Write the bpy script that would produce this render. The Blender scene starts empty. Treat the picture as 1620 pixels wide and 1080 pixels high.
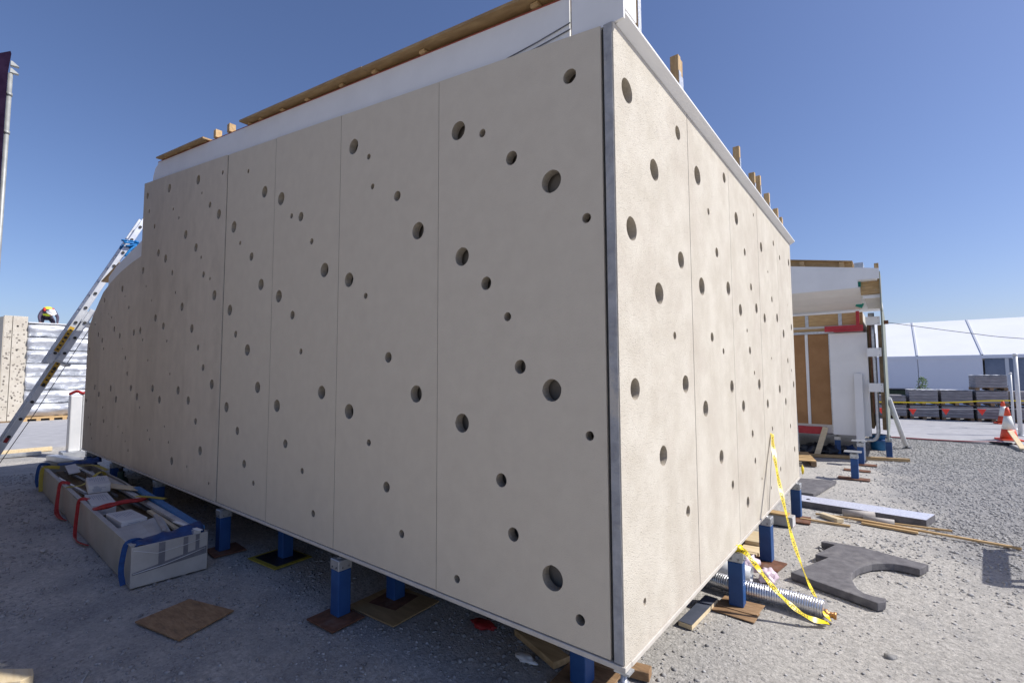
import bpy, bmesh, math, random
import numpy as np
from mathutils import Vector, Matrix, Euler, noise as mnoise

random.seed(7)
RNG = np.random.default_rng(11)
S = bpy.context.scene
COL = S.collection
R = math.radians

# ------------------------------------------------------------------ camera
cam_d = bpy.data.cameras.new('camera')
cam = bpy.data.objects.new('camera', cam_d)
COL.objects.link(cam)
cam_d.sensor_width = 36.0
cam_d.lens = 16.94
cam_d.clip_start = 0.05
cam_d.clip_end = 2000
PITCH, ROLL, YAW = 0.06612, -0.00417, 0.67050
_F = Vector((-math.sin(YAW) * math.cos(PITCH), math.cos(YAW) * math.cos(PITCH), math.sin(PITCH)))
_R0 = Vector((math.cos(YAW), math.sin(YAW), 0))
_U0 = _R0.cross(_F)
_R = _R0 * math.cos(ROLL) + _U0 * math.sin(ROLL)
_U = -_R0 * math.sin(ROLL) + _U0 * math.cos(ROLL)
cam.matrix_world = Matrix(((_R.x, _U.x, -_F.x, 0.960), (_R.y, _U.y, -_F.y, -1.9776), (_R.z, _U.z, -_F.z, 1.70), (0, 0, 0, 1)))
S.camera = cam

# ------------------------------------------------------------------ sky and sun
SUN = Vector((0.87, 0.45, 1.0)).normalized()          # towards the sun
world = bpy.data.worlds.new('World')
S.world = world
world.use_nodes = True
wn = world.node_tree.nodes
wl = world.node_tree.links
wn.clear()
sky = wn.new('ShaderNodeTexSky')
sky.sky_type = 'NISHITA'
sky.sun_disc = False
sky.sun_elevation = math.asin(SUN.z)
sky.sun_rotation = math.atan2(SUN.x, SUN.y)
sky.altitude = 0
sky.air_density = 1.0
sky.dust_density = 1.0
sky.ozone_density = 6.5
bg = wn.new('ShaderNodeBackground')
bg.inputs['Strength'].default_value = 0.10
out = wn.new('ShaderNodeOutputWorld')
wb = wn.new('ShaderNodeMix')                          # the photograph's white balance, the same over the whole sky
wb.data_type = 'RGBA'
wb.blend_type = 'MULTIPLY'
wb.inputs['Factor'].default_value = 1.0
wb.inputs['B'].default_value = (1.09, 0.97, 1.04, 1)
wl.new(sky.outputs[0], wb.inputs['A'])
wl.new(wb.outputs['Result'], bg.inputs[0])
wl.new(bg.outputs[0], out.inputs[0])

sun_d = bpy.data.lights.new('sun', 'SUN')
sun_d.energy = 4.1
sun_d.angle = R(0.53)
sun_d.color = (1.0, 0.96, 0.90)
sun = bpy.data.objects.new('sun', sun_d)
sun.rotation_euler = SUN.to_track_quat('Z', 'Y').to_euler()
sun.location = (6, 3, 12)
COL.objects.link(sun)

S.view_settings.view_transform = 'Standard'
S.view_settings.look = 'None'
S.view_settings.gamma = 1.0
S.view_settings.use_curve_mapping = False
S.view_settings.exposure = 0.35
S.render.engine = 'CYCLES'

# ------------------------------------------------------------------ materials
MATS = {}


def mat(name, c1, c2=None, scale=6.0, rough=0.8, metal=0.0, bump=0.0, bscale=60.0, detail=6.0, stretch=None,
        vary=0.0, c3=None, s3=1.2, f3=(0.5, 0.7), pit=0.0, pscale=90.0, spec=0.5, trans=0.0, lo=0.35, hi=0.65):
    """noise-mottled principled surface: c1/c2 at `scale`, an optional third colour in larger patches,
    a bump of fine noise, optional pits, and a small per-object value change"""
    m = bpy.data.materials.new(name)
    m.use_nodes = True
    nt = m.node_tree
    N, L = nt.nodes, nt.links
    b = N['Principled BSDF']
    b.inputs['Roughness'].default_value = rough
    b.inputs['Metallic'].default_value = metal
    b.inputs['Specular IOR Level'].default_value = spec
    tc = N.new('ShaderNodeTexCoord')
    vec = tc.outputs['Object']
    if stretch:
        mp = N.new('ShaderNodeMapping')
        mp.inputs['Scale'].default_value = stretch
        L.new(vec, mp.inputs[0])
        vec = mp.outputs[0]
    nz = N.new('ShaderNodeTexNoise')
    nz.inputs['Scale'].default_value = scale
    nz.inputs['Detail'].default_value = detail
    nz.inputs['Roughness'].default_value = 0.6
    L.new(vec, nz.inputs['Vector'])
    rp = N.new('ShaderNodeValToRGB')
    rp.color_ramp.elements[0].position = lo
    rp.color_ramp.elements[1].position = hi
    rp.color_ramp.elements[0].color = (*c1, 1)
    rp.color_ramp.elements[1].color = (*(c2 or c1), 1)
    L.new(nz.outputs['Fac'], rp.inputs[0])
    col = rp.outputs[0]
    if c3:
        n3 = N.new('ShaderNodeTexNoise')
        n3.inputs['Scale'].default_value = s3
        n3.inputs['Detail'].default_value = 8
        n3.inputs['Roughness'].default_value = 0.65
        L.new(vec, n3.inputs['Vector'])
        mr = N.new('ShaderNodeMapRange')
        mr.inputs['From Min'].default_value = f3[0]
        mr.inputs['From Max'].default_value = f3[1]
        L.new(n3.outputs['Fac'], mr.inputs['Value'])
        mx = N.new('ShaderNodeMix')
        mx.data_type = 'RGBA'
        L.new(mr.outputs[0], mx.inputs['Factor'])
        L.new(col, mx.inputs['A'])
        mx.inputs['B'].default_value = (*c3, 1)
        col = mx.outputs['Result']
    if vary:
        oi = N.new('ShaderNodeObjectInfo')
        mr = N.new('ShaderNodeMapRange')
        mr.inputs['To Min'].default_value = 1 - vary
        mr.inputs['To Max'].default_value = 1 + vary
        L.new(oi.outputs['Random'], mr.inputs['Value'])
        hs = N.new('ShaderNodeHueSaturation')
        L.new(mr.outputs[0], hs.inputs['Value'])
        L.new(col, hs.inputs['Color'])
        col = hs.outputs[0]
    L.new(col, b.inputs['Base Color'])
    h = None
    if bump:
        n2 = N.new('ShaderNodeTexNoise')
        n2.inputs['Scale'].default_value = bscale
        n2.inputs['Detail'].default_value = 5
        L.new(vec, n2.inputs['Vector'])
        bp = N.new('ShaderNodeBump')
        bp.inputs['Strength'].default_value = bump
        bp.inputs['Distance'].default_value = 0.01
        L.new(n2.outputs['Fac'], bp.inputs['Height'])
        h = bp
    if pit:
        vo = N.new('ShaderNodeTexVoronoi')
        vo.inputs['Scale'].default_value = pscale
        L.new(vec, vo.inputs['Vector'])
        mr = N.new('ShaderNodeMapRange')
        mr.inputs['From Min'].default_value = 0.05
        mr.inputs['From Max'].default_value = 0.30
        L.new(vo.outputs['Distance'], mr.inputs['Value'])
        bp = N.new('ShaderNodeBump')
        bp.inputs['Strength'].default_value = pit
        bp.inputs['Distance'].default_value = 0.004
        L.new(mr.outputs[0], bp.inputs['Height'])
        if h:
            L.new(h.outputs[0], bp.inputs['Normal'])
        h = bp
    if h:
        L.new(h.outputs[0], b.inputs['Normal'])
    if trans:
        b.inputs['Transmission Weight'].default_value = trans
    MATS[name] = m
    return m


mat('panel', (0.61, 0.54, 0.43), (0.64, 0.57, 0.455), 9, 0.92, bump=0.10, bscale=220, vary=0.03,
    c3=(0.53, 0.47, 0.38), s3=2.2, f3=(0.60, 1.0), pit=0.35, pscale=150, spec=0.25)
mat('panel_stained', (0.55, 0.485, 0.39), (0.61, 0.54, 0.435), 5, 0.92, bump=0.15, bscale=200, vary=0.06,
    c3=(0.42, 0.36, 0.28), s3=1.6, f3=(0.52, 0.95), pit=0.35, pscale=150, spec=0.25, stretch=(1.2, 1.2, 0.8))
mat('hole_wall_lit', (0.44, 0.39, 0.31), (0.54, 0.48, 0.39), 30, 0.95, bump=0.4, bscale=200)  # lighter copy for holes in the sunlit end wall
mat('hole_wall_shaded', (0.33, 0.285, 0.22), (0.42, 0.365, 0.29), 30, 0.95, bump=0.4, bscale=200)  # shade inside the holes put into the colour, for the shaded long wall
mat('gap_shade', (0.035, 0.034, 0.033), (0.06, 0.058, 0.055), 20, 0.9)  # dark fill colour standing in for shade inside narrow gaps
mat('panel_rough', (0.535, 0.488, 0.405), (0.62, 0.575, 0.49), 4, 0.92, bump=0.35, bscale=170, vary=0.02,
    c3=(0.48, 0.42, 0.35), s3=1.6, f3=(0.48, 0.9), pit=0.8, pscale=120, spec=0.25)
mat('cement_edge', (0.27, 0.27, 0.28), (0.44, 0.44, 0.44), 9, 0.7, bump=0.3, bscale=80,
    c3=(0.52, 0.48, 0.42), s3=2.2, f3=(0.54, 0.60))
mat('trim', (0.52, 0.48, 0.42), (0.60, 0.56, 0.50), 12, 0.6)
mat('white_board', (0.77, 0.76, 0.735), (0.82, 0.81, 0.785), 3, 0.55, vary=0.03, bump=0.03, bscale=40)
mat('white_plastic', (0.62, 0.63, 0.64), (0.72, 0.72, 0.72), 3, 0.4)
mat('membrane', (0.20, 0.175, 0.15), (0.28, 0.25, 0.21), 8, 0.8)
mat('red_membrane', (0.30, 0.06, 0.04), (0.36, 0.09, 0.06), 14, 0.7)
mat('green_tape', (0.0, 0.20, 0.15), (0.01, 0.27, 0.2), 14, 0.5)
mat('plywood', (0.30, 0.19, 0.085), (0.43, 0.29, 0.14), 4, 0.75, stretch=(1, 6, 6), vary=0.10, bump=0.08)
mat('timber', (0.42, 0.27, 0.12), (0.60, 0.42, 0.21), 5, 0.75, stretch=(8, 8, 1.2), vary=0.15, bump=0.1)
mat('timber_flat', (0.42, 0.27, 0.12), (0.58, 0.40, 0.20), 5, 0.75, stretch=(1.2, 8, 8), vary=0.15, bump=0.1)
mat('pale_wood', (0.60, 0.47, 0.28), (0.72, 0.60, 0.40), 5, 0.75, stretch=(1.2, 8, 8), vary=0.08)
mat('old_ply', (0.20, 0.115, 0.055), (0.34, 0.21, 0.11), 6, 0.8, stretch=(1.5, 6, 6), vary=0.1, bump=0.15,
    c3=(0.14, 0.09, 0.05), s3=4, f3=(0.55, 0.75))
mat('hardboard', (0.30, 0.15, 0.055), (0.38, 0.20, 0.08), 3, 0.7, vary=0.06)
mat('galv', (0.42, 0.44, 0.46), (0.58, 0.60, 0.62), 18, 0.42, metal=0.75, bump=0.05)
mat('perforated', (0.45, 0.47, 0.50), (0.62, 0.64, 0.66), 40, 0.45, metal=0.6, pit=1.0, pscale=110)
mat('dark_steel', (0.10, 0.10, 0.105), (0.17, 0.17, 0.17), 12, 0.5, metal=0.5)
mat('bolt', (0.22, 0.22, 0.22), (0.35, 0.35, 0.35), 30, 0.45, metal=0.8)
mat('blue_paint', (0.010, 0.060, 0.20), (0.018, 0.085, 0.255), 7, 0.5, bump=0.06, c3=(0.03, 0.11, 0.30), s3=6, f3=(0.6, 0.75))
mat('rust', (0.10, 0.042, 0.022), (0.20, 0.085, 0.045), 14, 0.9, bump=0.2, bscale=70, c3=(0.16, 0.12, 0.10), s3=7, f3=(0.55, 0.7))
mat('aluminium', (0.52, 0.54, 0.58), (0.66, 0.68, 0.71), 8, 0.42, metal=0.65, bump=0.02)
mat('yellow_label', (0.42, 0.24, 0.02), (0.52, 0.32, 0.03), 8, 0.5)
mat('black_print', (0.02, 0.02, 0.02), None, 8, 0.6)
mat('grey_print', (0.20, 0.23, 0.30), None, 8, 0.7)
mat('blue_strap', (0.005, 0.04, 0.16), (0.008, 0.07, 0.24), 30, 0.6, bump=0.1)
mat('blue_rope', (0.0, 0.13, 0.40), (0.01, 0.22, 0.55), 40, 0.6)
mat('tarp', (0.005, 0.025, 0.11), (0.01, 0.05, 0.18), 14, 0.45, bump=0.25, bscale=20)
mat('blue_plank', (0.01, 0.11, 0.30), (0.02, 0.16, 0.38), 9, 0.5)
mat('red_sling', (0.27, 0.010, 0.010), (0.40, 0.025, 0.025), 30, 0.6, bump=0.2)
mat('red_steel', (0.42, 0.02, 0.03), (0.50, 0.04, 0.05), 9, 0.5)
mat('yellow_strap', (0.34, 0.27, 0.03), (0.44, 0.35, 0.05), 30, 0.6)
mat('caution_yellow', (0.85, 0.62, 0.01), (0.90, 0.70, 0.02), 10, 0.35)
mat('crate_wrap', (0.27, 0.26, 0.225), (0.38, 0.36, 0.32), 3, 0.38, bump=0.12, bscale=9, c3=(0.30, 0.27, 0.22), s3=2, f3=(0.5, 0.7))
mat('crate_end', (0.36, 0.345, 0.32), (0.45, 0.435, 0.40), 5, 0.4, bump=0.15, bscale=14)
mat('grey_tape', (0.13, 0.13, 0.145), (0.18, 0.18, 0.195), 12, 0.6)
mat('carton', (0.52, 0.51, 0.50), (0.62, 0.61, 0.60), 4, 0.7)
mat('card', (0.38, 0.365, 0.345), (0.47, 0.455, 0.43), 4, 0.7)
mat('foam', (0.095, 0.09, 0.098), (0.15, 0.145, 0.153), 14, 0.85, bump=0.3, bscale=90, detail=9, c3=(0.21, 0.20, 0.195), s3=3.5, f3=(0.52, 0.78))
mat('foil_face', (0.50, 0.52, 0.64), (0.78, 0.80, 0.88), 60, 0.38, metal=0.2, bump=0.5, bscale=45)
mat('foil', (0.62, 0.63, 0.66), (0.80, 0.80, 0.82), 20, 0.28, metal=0.85, bump=0.35, bscale=60)
mat('silver_wrap', (0.48, 0.50, 0.54), (0.80, 0.82, 0.85), 2.2, 0.34, metal=0.35, bump=1.0, bscale=5)
mat('brass', (0.45, 0.22, 0.08), (0.55, 0.30, 0.12), 20, 0.4, metal=0.7)
mat('pink_plastic', (0.62, 0.48, 0.55), (0.74, 0.63, 0.70), 12, 0.35, bump=0.2)
mat('black_plastic', (0.012, 0.013, 0.018), (0.03, 0.033, 0.045), 10, 0.35, bump=0.3, bscale=25)
mat('roll_grey', (0.34, 0.31, 0.29), (0.44, 0.41, 0.38), 10, 0.8)
mat('blue_grey', (0.045, 0.055, 0.08), (0.07, 0.08, 0.11), 12, 0.7)
mat('skin_board', (0.20, 0.23, 0.19), (0.28, 0.30, 0.26), 8, 0.8)
mat('brown_clad', (0.11, 0.075, 0.045), (0.16, 0.11, 0.07), 4, 0.85, stretch=(6, 6, 1), vary=0.1)
mat('brown_ins', (0.16, 0.11, 0.06), (0.25, 0.18, 0.10), 10, 0.9)
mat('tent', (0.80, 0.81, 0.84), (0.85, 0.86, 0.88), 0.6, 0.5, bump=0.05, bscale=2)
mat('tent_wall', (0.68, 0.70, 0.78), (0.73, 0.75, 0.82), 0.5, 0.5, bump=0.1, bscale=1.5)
mat('tent_frame', (0.58, 0.60, 0.64), None, 4, 0.4)
mat('glass_dark', (0.10, 0.14, 0.22), (0.16, 0.2, 0.28), 1.5, 0.08)
mat('paver_stack', (0.21, 0.20, 0.21), (0.33, 0.315, 0.325), 6, 0.85, stretch=(1, 1, 5), vary=0.12, bump=0.3, bscale=12)
mat('pallet_wood', (0.16, 0.10, 0.055), (0.28, 0.19, 0.11), 8, 0.85, vary=0.15)
mat('cone_orange', (0.72, 0.07, 0.03), (0.80, 0.10, 0.04), 8, 0.5)
mat('cone_white', (0.78, 0.78, 0.74), None, 8, 0.4)
mat('flag_red', (0.85, 0.05, 0.03), None, 8, 0.6)
mat('mast_grey', (0.30, 0.31, 0.30), (0.40, 0.41, 0.39), 6, 0.5, metal=0.3)
mat('mast_fin_shade', (0.012, 0.006, 0.018), (0.022, 0.012, 0.03), 6, 0.95, spec=0.05)  # near black: the fin's shadow side is put into its colour
mat('skin', (0.42, 0.25, 0.17), (0.50, 0.30, 0.2), 9, 0.6)
mat('hi_vis', (0.60, 0.75, 0.03), (0.70, 0.85, 0.05), 9, 0.6)
mat('red_cloth', (0.55, 0.03, 0.02), None, 9, 0.7)
mat('dark_cloth', (0.04, 0.035, 0.06), (0.08, 0.06, 0.1), 9, 0.8)
mat('helmet', (0.80, 0.80, 0.80), None, 9, 0.3)
mat('leaf', (0.05, 0.11, 0.02), (0.13, 0.22, 0.04), 8, 0.7)
mat('hedge', (0.015, 0.03, 0.018), (0.03, 0.05, 0.03), 8, 0.8)
mat('stem', (0.10, 0.07, 0.04), None, 8, 0.8)
mat('paving', (0.33, 0.33, 0.345), (0.41, 0.41, 0.425), 3, 0.85, bump=0.15, bscale=60)
mat('kerb', (0.42, 0.42, 0.42), (0.52, 0.52, 0.51), 6, 0.85, bump=0.1)
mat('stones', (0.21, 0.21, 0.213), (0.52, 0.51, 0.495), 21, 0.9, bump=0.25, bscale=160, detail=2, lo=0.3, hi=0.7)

mat('stones_dark_and_shaded', (0.17, 0.165, 0.16), (0.37, 0.36, 0.345), 21, 0.9, bump=0.25, bscale=160, detail=2, lo=0.3, hi=0.7)  # shade put into stones on the shaded ground; also dark single stones


def ground_material():
    m = bpy.data.materials.new('ground')
    m.use_nodes = True
    nt = m.node_tree
    N, L = nt.nodes, nt.links
    b = N['Principled BSDF']
    b.inputs['Roughness'].default_value = 0.95
    b.inputs['Specular IOR Level'].default_value = 0.2
    tc = N.new('ShaderNodeTexCoord')
    vec = tc.outputs['Object']

    def nz(s, d=6, r=0.6):
        n = N.new('ShaderNodeTexNoise')
        n.inputs['Scale'].default_value = s
        n.inputs['Detail'].default_value = d
        n.inputs['Roughness'].default_value = r
        L.new(vec, n.inputs['Vector'])
        return n.outputs['Fac']

    def ramp(f, p0, p1, a, c):
        r = N.new('ShaderNodeValToRGB')
        r.color_ramp.elements[0].position = p0
        r.color_ramp.elements[1].position = p1
        r.color_ramp.elements[0].color = (*a, 1)
        r.color_ramp.elements[1].color = (*c, 1)
        L.new(f, r.inputs[0])
        return r.outputs[0]

    def mix(f, a, c):
        x = N.new('ShaderNodeMix')
        x.data_type = 'RGBA'
        L.new(f, x.inputs['Factor'])
        L.new(a, x.inputs['A'])
        L.new(c, x.inputs['B'])
        return x.outputs['Result']
    fine = ramp(nz(32, 9, 0.78), 0.33, 0.66, (0.28, 0.268, 0.25), (0.66, 0.63, 0.58))
    grit = ramp(nz(60, 7, 0.78), 0.34, 0.66, (0.15, 0.15, 0.153), (0.48, 0.47, 0.46))
    # where the loose grey gravel lies: an attribute baked on the sheet, broken up by noise
    at = N.new('ShaderNodeAttribute')
    at.attribute_name = 'gravel'
    ad = N.new('ShaderNodeMath')
    ad.operation = 'ADD'
    sb = N.new('ShaderNodeMath')
    sb.operation = 'SUBTRACT'
    sb.inputs[1].default_value = 0.5
    L.new(nz(1.3, 8, 0.65), sb.inputs[0])
    ml = N.new('ShaderNodeMath')
    ml.operation = 'MULTIPLY'
    ml.inputs[1].default_value = 2.2
    L.new(sb.outputs[0], ml.inputs[0])
    L.new(ml.outputs[0], ad.inputs[0])
    L.new(at.outputs['Fac'], ad.inputs[1])
    mr = N.new('ShaderNodeMapRange')
    mr.inputs['From Min'].default_value = 0.25
    mr.inputs['From Max'].default_value = 0.75
    L.new(ad.outputs[0], mr.inputs['Value'])
    c = mix(mr.outputs[0], fine, grit)
    # dusty pale patches and a few brown stains
    pr = N.new('ShaderNodeMapRange')
    pr.inputs['From Min'].default_value = 0.52
    pr.inputs['From Max'].default_value = 0.78
    pr.inputs['To Max'].default_value = 0.55
    L.new(nz(0.7, 9, 0.62), pr.inputs['Value'])
    rgb = N.new('ShaderNodeRGB')
    rgb.outputs[0].default_value = (0.58, 0.545, 0.49, 1)
    c = mix(pr.outputs[0], c, rgb.outputs[0])
    L.new(c, b.inputs['Base Color'])
    b1 = N.new('ShaderNodeBump')
    b1.inputs['Strength'].default_value = 1.0
    b1.inputs['Distance'].default_value = 0.022
    L.new(nz(24, 10, 0.80), b1.inputs['Height'])
    vo = N.new('ShaderNodeTexVoronoi')
    vo.inputs['Scale'].default_value = 55
    L.new(vec, vo.inputs['Vector'])
    b2 = N.new('ShaderNodeBump')
    b2.inputs['Strength'].default_value = 0.5
    b2.inputs['Distance'].default_value = 0.008
    b2.invert = True
    L.new(vo.outputs['Distance'], b2.inputs['Height'])
    L.new(b1.outputs[0], b2.inputs['Normal'])
    L.new(b2.outputs[0], b.inputs['Normal'])
    MATS['ground'] = m


ground_material()


# ------------------------------------------------------------------ mesh helpers
class MB:
    """collects shapes, built as ONE mesh object"""

    def __init__(self):
        self.v, self.f, self.sm = [], [], []

    def add(self, vs, fs, smooth=False):
        o = len(self.v)
        self.v += [tuple(p) for p in vs]
        self.f += [tuple(i + o for i in f) for f in fs]
        self.sm += [smooth] * len(fs)
        return self

    def box(self, x0, x1, y0, y1, z0, z1, rot=None, about=None):
        vs = [Vector((x, y, z)) for x in (x0, x1) for y in (y0, y1) for z in (z0, z1)]
        if rot is not None:
            c = Vector(about) if about else Vector(((x0 + x1) / 2, (y0 + y1) / 2, (z0 + z1) / 2))
            e = Euler(rot).to_matrix()
            vs = [c + e @ (p - c) for p in vs]
        return self.add(vs, [(0, 1, 3, 2), (4, 6, 7, 5), (0, 4, 5, 1), (2, 3, 7, 6), (0, 2, 6, 4), (1, 5, 7, 3)])

    def prism(self, poly, d0, d1, axis='z'):
        """poly in the two other axes (xy / xz / yz), extruded d0..d1"""
        n = len(poly)

        def P(p, d):
            return {'z': (p[0], p[1], d), 'y': (p[0], d, p[1]), 'x': (d, p[0], p[1])}[axis]
        vs = [P(p, d0) for p in poly] + [P(p, d1) for p in poly]
        fs = [tuple(range(n)), tuple(range(2 * n - 1, n - 1, -1))] + [(i, i + n, (i + 1) % n + n, (i + 1) % n) for i in range(n)]
        return self.add(vs, fs)

    def hexa(self, a, b):
        """two quads of four points each, joined"""
        vs = list(a) + list(b)
        return self.add(vs, [(0, 1, 2, 3), (7, 6, 5, 4), (0, 4, 5, 1), (1, 5, 6, 2), (2, 6, 7, 3), (3, 7, 4, 0)])

    def bar(self, p, q, w, h, up=(0, 0, 1)):
        p, q, up = Vector(p), Vector(q), Vector(up)
        d = (q - p).normalized()
        s = d.cross(up).normalized() * (w / 2)
        u = s.cross(d).normalized() * (h / 2)
        return self.hexa([p - s - u, p + s - u, p + s + u, p - s + u], [q - s - u, q + s - u, q + s + u, q - s + u])

    def tube(self, path, r, n=10, caps=True):
        path = [Vector(p) for p in path]
        rs = r if isinstance(r, (list, tuple)) else [r] * len(path)
        vs, fs = [], []
        ref = Vector((0, 0, 1))
        for i, p in enumerate(path):
            d = (path[min(i + 1, len(path) - 1)] - path[max(i - 1, 0)]).normalized()
            if abs(d.dot(ref)) > 0.95:
                ref = Vector((1, 0, 0)) if abs(d.x) < 0.9 else Vector((0, 1, 0))
            s = d.cross(ref).normalized()
            u = s.cross(d).normalized()
            for k in range(n):
                a = 2 * math.pi * k / n
                vs.append(p + (s * math.cos(a) + u * math.sin(a)) * rs[i])
        for i in range(len(path) - 1):
            for k in range(n):
                k2 = (k + 1) % n
                fs.append((i * n + k, i * n + k2, (i + 1) * n + k2, (i + 1) * n + k))
        self.add(vs, fs, True)
        if caps:
            o = len(self.v) - len(vs)
            self.f.append(tuple(o + k for k in range(n - 1, -1, -1)))
            self.f.append(tuple(o + (len(path) - 1) * n + k for k in range(n)))
            self.sm += [False, False]
        return self

    def ribbon(self, path, w, up=(0, 0, 1), t=0.002, twist=None):
        """flat band along a path; twist in degrees per path point"""
        path = [Vector(p) for p in path]
        A, B = [], []
        for i, p in enumerate(path):
            d = (path[min(i + 1, len(path) - 1)] - path[max(i - 1, 0)]).normalized()
            s = d.cross(Vector(up))
            s = s.normalized() if s.length > 1e-4 else Vector((1, 0, 0))
            n = s.cross(d).normalized()
            a = R(twist[i]) if twist else 0
            s2 = s * math.cos(a) + n * math.sin(a)
            n2 = s2.cross(d).normalized()
            A.append((p - s2 * w / 2 - n2 * t / 2, p + s2 * w / 2 - n2 * t / 2))
            B.append((p - s2 * w / 2 + n2 * t / 2, p + s2 * w / 2 + n2 * t / 2))
        vs = []
        for a, b in zip(A, B):
            vs += [a[0], a[1], b[1], b[0]]
        fs = [(0, 1, 2, 3), tuple(len(vs) - 4 + k for k in (3, 2, 1, 0))]
        for i in range(len(path) - 1):
            for k in range(4):
                k2 = (k + 1) % 4
                fs.append((i * 4 + k, (i + 1) * 4 + k, (i + 1) * 4 + k2, i * 4 + k2))
        return self.add(vs, fs, False)

    def lathe(self, prof, c=(0, 0, 0), n=20, smooth=True):
        """profile of (r, z) about a vertical axis at c"""
        vs, fs = [], []
        for r, z in prof:
            for k in range(n):
                a = 2 * math.pi * k / n
                vs.append((c[0] + r * math.cos(a), c[1] + r * math.sin(a), c[2] + z))
        for i in range(len(prof) - 1):
            for k in range(n):
                k2 = (k + 1) % n
                fs.append((i * n + k, i * n + k2, (i + 1) * n + k2, (i + 1) * n + k))
        fs.append(tuple(range(n - 1, -1, -1)))
        fs.append(tuple((len(prof) - 1) * n + k for k in range(n)))
        return self.add(vs, fs, smooth)

    def build(self, name, m, parent=None, bev=0.0, seg=1, fix=True):
        me = bpy.data.meshes.new(name)
        me.from_pydata(self.v, [], self.f)
        if fix:
            bm = bmesh.new()
            bm.from_mesh(me)
            bmesh.ops.recalc_face_normals(bm, faces=bm.faces)
            for f, s in zip(bm.faces, self.sm):
                f.smooth = s
            bm.to_mesh(me)
            bm.free()
        me.materials.append(MATS[m])
        o = bpy.data.objects.new(name, me)
        COL.objects.link(o)
        if parent:
            o.parent = parent
        if bev:
            b = o.modifiers.new('edge', 'BEVEL')
            b.width = bev
            b.segments = seg
            b.limit_method = 'ANGLE'
            b.angle_limit = R(40)
        return o


def tag(o, label=None, cat=None, group=None, kind=None):
    if label:
        o['label'] = label
    if cat:
        o['category'] = cat
    if group:
        o['group'] = group
    if kind:
        o['kind'] = kind
    return o


def thing(name, label, cat, loc=(0, 0, 0), rz=0.0, group=None):
    o = bpy.data.objects.new(name, None)
    o.empty_display_size = 0.1
    COL.objects.link(o)
    o.location = loc
    o.rotation_euler = (0, 0, rz)
    return tag(o, label, cat, group)


def copy_tree(o, parent=None):
    c = o.copy()
    COL.objects.link(c)
    c.parent = parent
    for ch in o.children:
        copy_tree(ch, c)
    return c


def crumple(bm_obj, amp, scale, seed=0.0):
    for v in bm_obj.data.vertices:
        n = mnoise.noise_vector(v.co * scale + Vector((seed, seed * 2, 3)))
        v.co += n * amp


def catenary(pts, n=12, sag=0.0):
    """smooth path through points (Catmull-Rom)"""
    P = [Vector(p) for p in pts]
    P = [P[0] * 2 - P[1]] + P + [P[-1] * 2 - P[-2]]
    o = []
    for i in range(1, len(P) - 2):
        for k in range(n):
            t = k / n
            a, b, c, d = P[i - 1], P[i], P[i + 1], P[i + 2]
            o.append(0.5 * ((2 * b) + (c - a) * t + (2 * a - 5 * b + 4 * c - d) * t * t + (3 * b - a - 3 * c + d) * t ** 3))
    o.append(P[-2])
    return o

# ------------------------------------------------------------------ ground
def gravel_mask(x, y):
    def ss(a, b, t):
        t = min(1, max(0, (t - a) / (b - a)))
        return t * t * (3 - 2 * t)
    right = ss(0.5, 1.9, x + 0.10 * (y - 4)) * ss(2.2, 5.0, y)
    far = ss(9.0, 12.5, y) * ss(-1.0, 1.2, x)
    left = 0.42 * ss(0.3, -0.6, x) * ss(0.8, -0.2, y)
    return max(right, far, left, 0.10)


def axis_steps(lo, hi, step, far):
    a = list(np.arange(lo, hi + 1e-6, step))
    s, v = step, lo
    while v > -far:
        s *= 1.35
        v -= s
        a.insert(0, v)
    s, v = step, a[-1]
    while v < far:
        s *= 1.35
        v += s
        a.append(v)
    return a


gx, gy = axis_steps(-14, 5, 0.10, 900), axis_steps(-3, 15, 0.10, 900)
vs, gm = [], []
for yv in gy:
    for xv in gx:
        near = 1.0 if (-16 < xv < 7 and -5 < yv < 17) else 0.0
        z = near * (0.010 * mnoise.noise(Vector((xv * 1.1, yv * 1.1, 0))) + 0.006 * mnoise.noise(Vector((xv * 5, yv * 5, 3)))) - 0.010
        vs.append((xv, yv, z))
        gm.append(gravel_mask(xv, yv))
nx = len(gx)
fs = [(j * nx + i, j * nx + i + 1, (j + 1) * nx + i + 1, (j + 1) * nx + i) for j in range(len(gy) - 1) for i in range(nx - 1)]
me = bpy.data.meshes.new('ground')
me.from_pydata(vs, [], fs)
me.attributes.new('gravel', 'FLOAT', 'POINT').data.foreach_set('value', np.array(gm, dtype=np.float32))
me.polygons.foreach_set('use_smooth', [True] * len(fs))
me.materials.append(MATS['ground'])
ground = bpy.data.objects.new('ground', me)
COL.objects.link(ground)
tag(ground, 'compacted pale gravel yard under and around the house', 'ground', kind='structure')


def pavement(name, poly, label, z=0.02):
    o = MB().prism(poly, -0.05, z, 'z').build(name, 'paving')
    return tag(o, label, 'pavement', kind='structure')


pavement('pavement', [(-60, 13.98), (2.95, 13.98), (3.02, 12.6), (3.6, 9.5), (30, 9.5), (30, 80), (-60, 80)],
         'light grey paved road between the gravel and the marquee')
pavement('pavement', [(-14.7, -40), (-14.5, 40), (-80, 40), (-80, -40)],
         'pale concrete road beyond the far end of the house')

# loose stones: too many to count
ico_v, ico_f = [], []
bm = bmesh.new()
bmesh.ops.create_icosphere(bm, subdivisions=1, radius=1.0)
ico_v = np.array([v.co[:] for v in bm.verts])
ico_f = np.array([[v.index for v in f.verts] for f in bm.faces])
bm.free()


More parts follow.
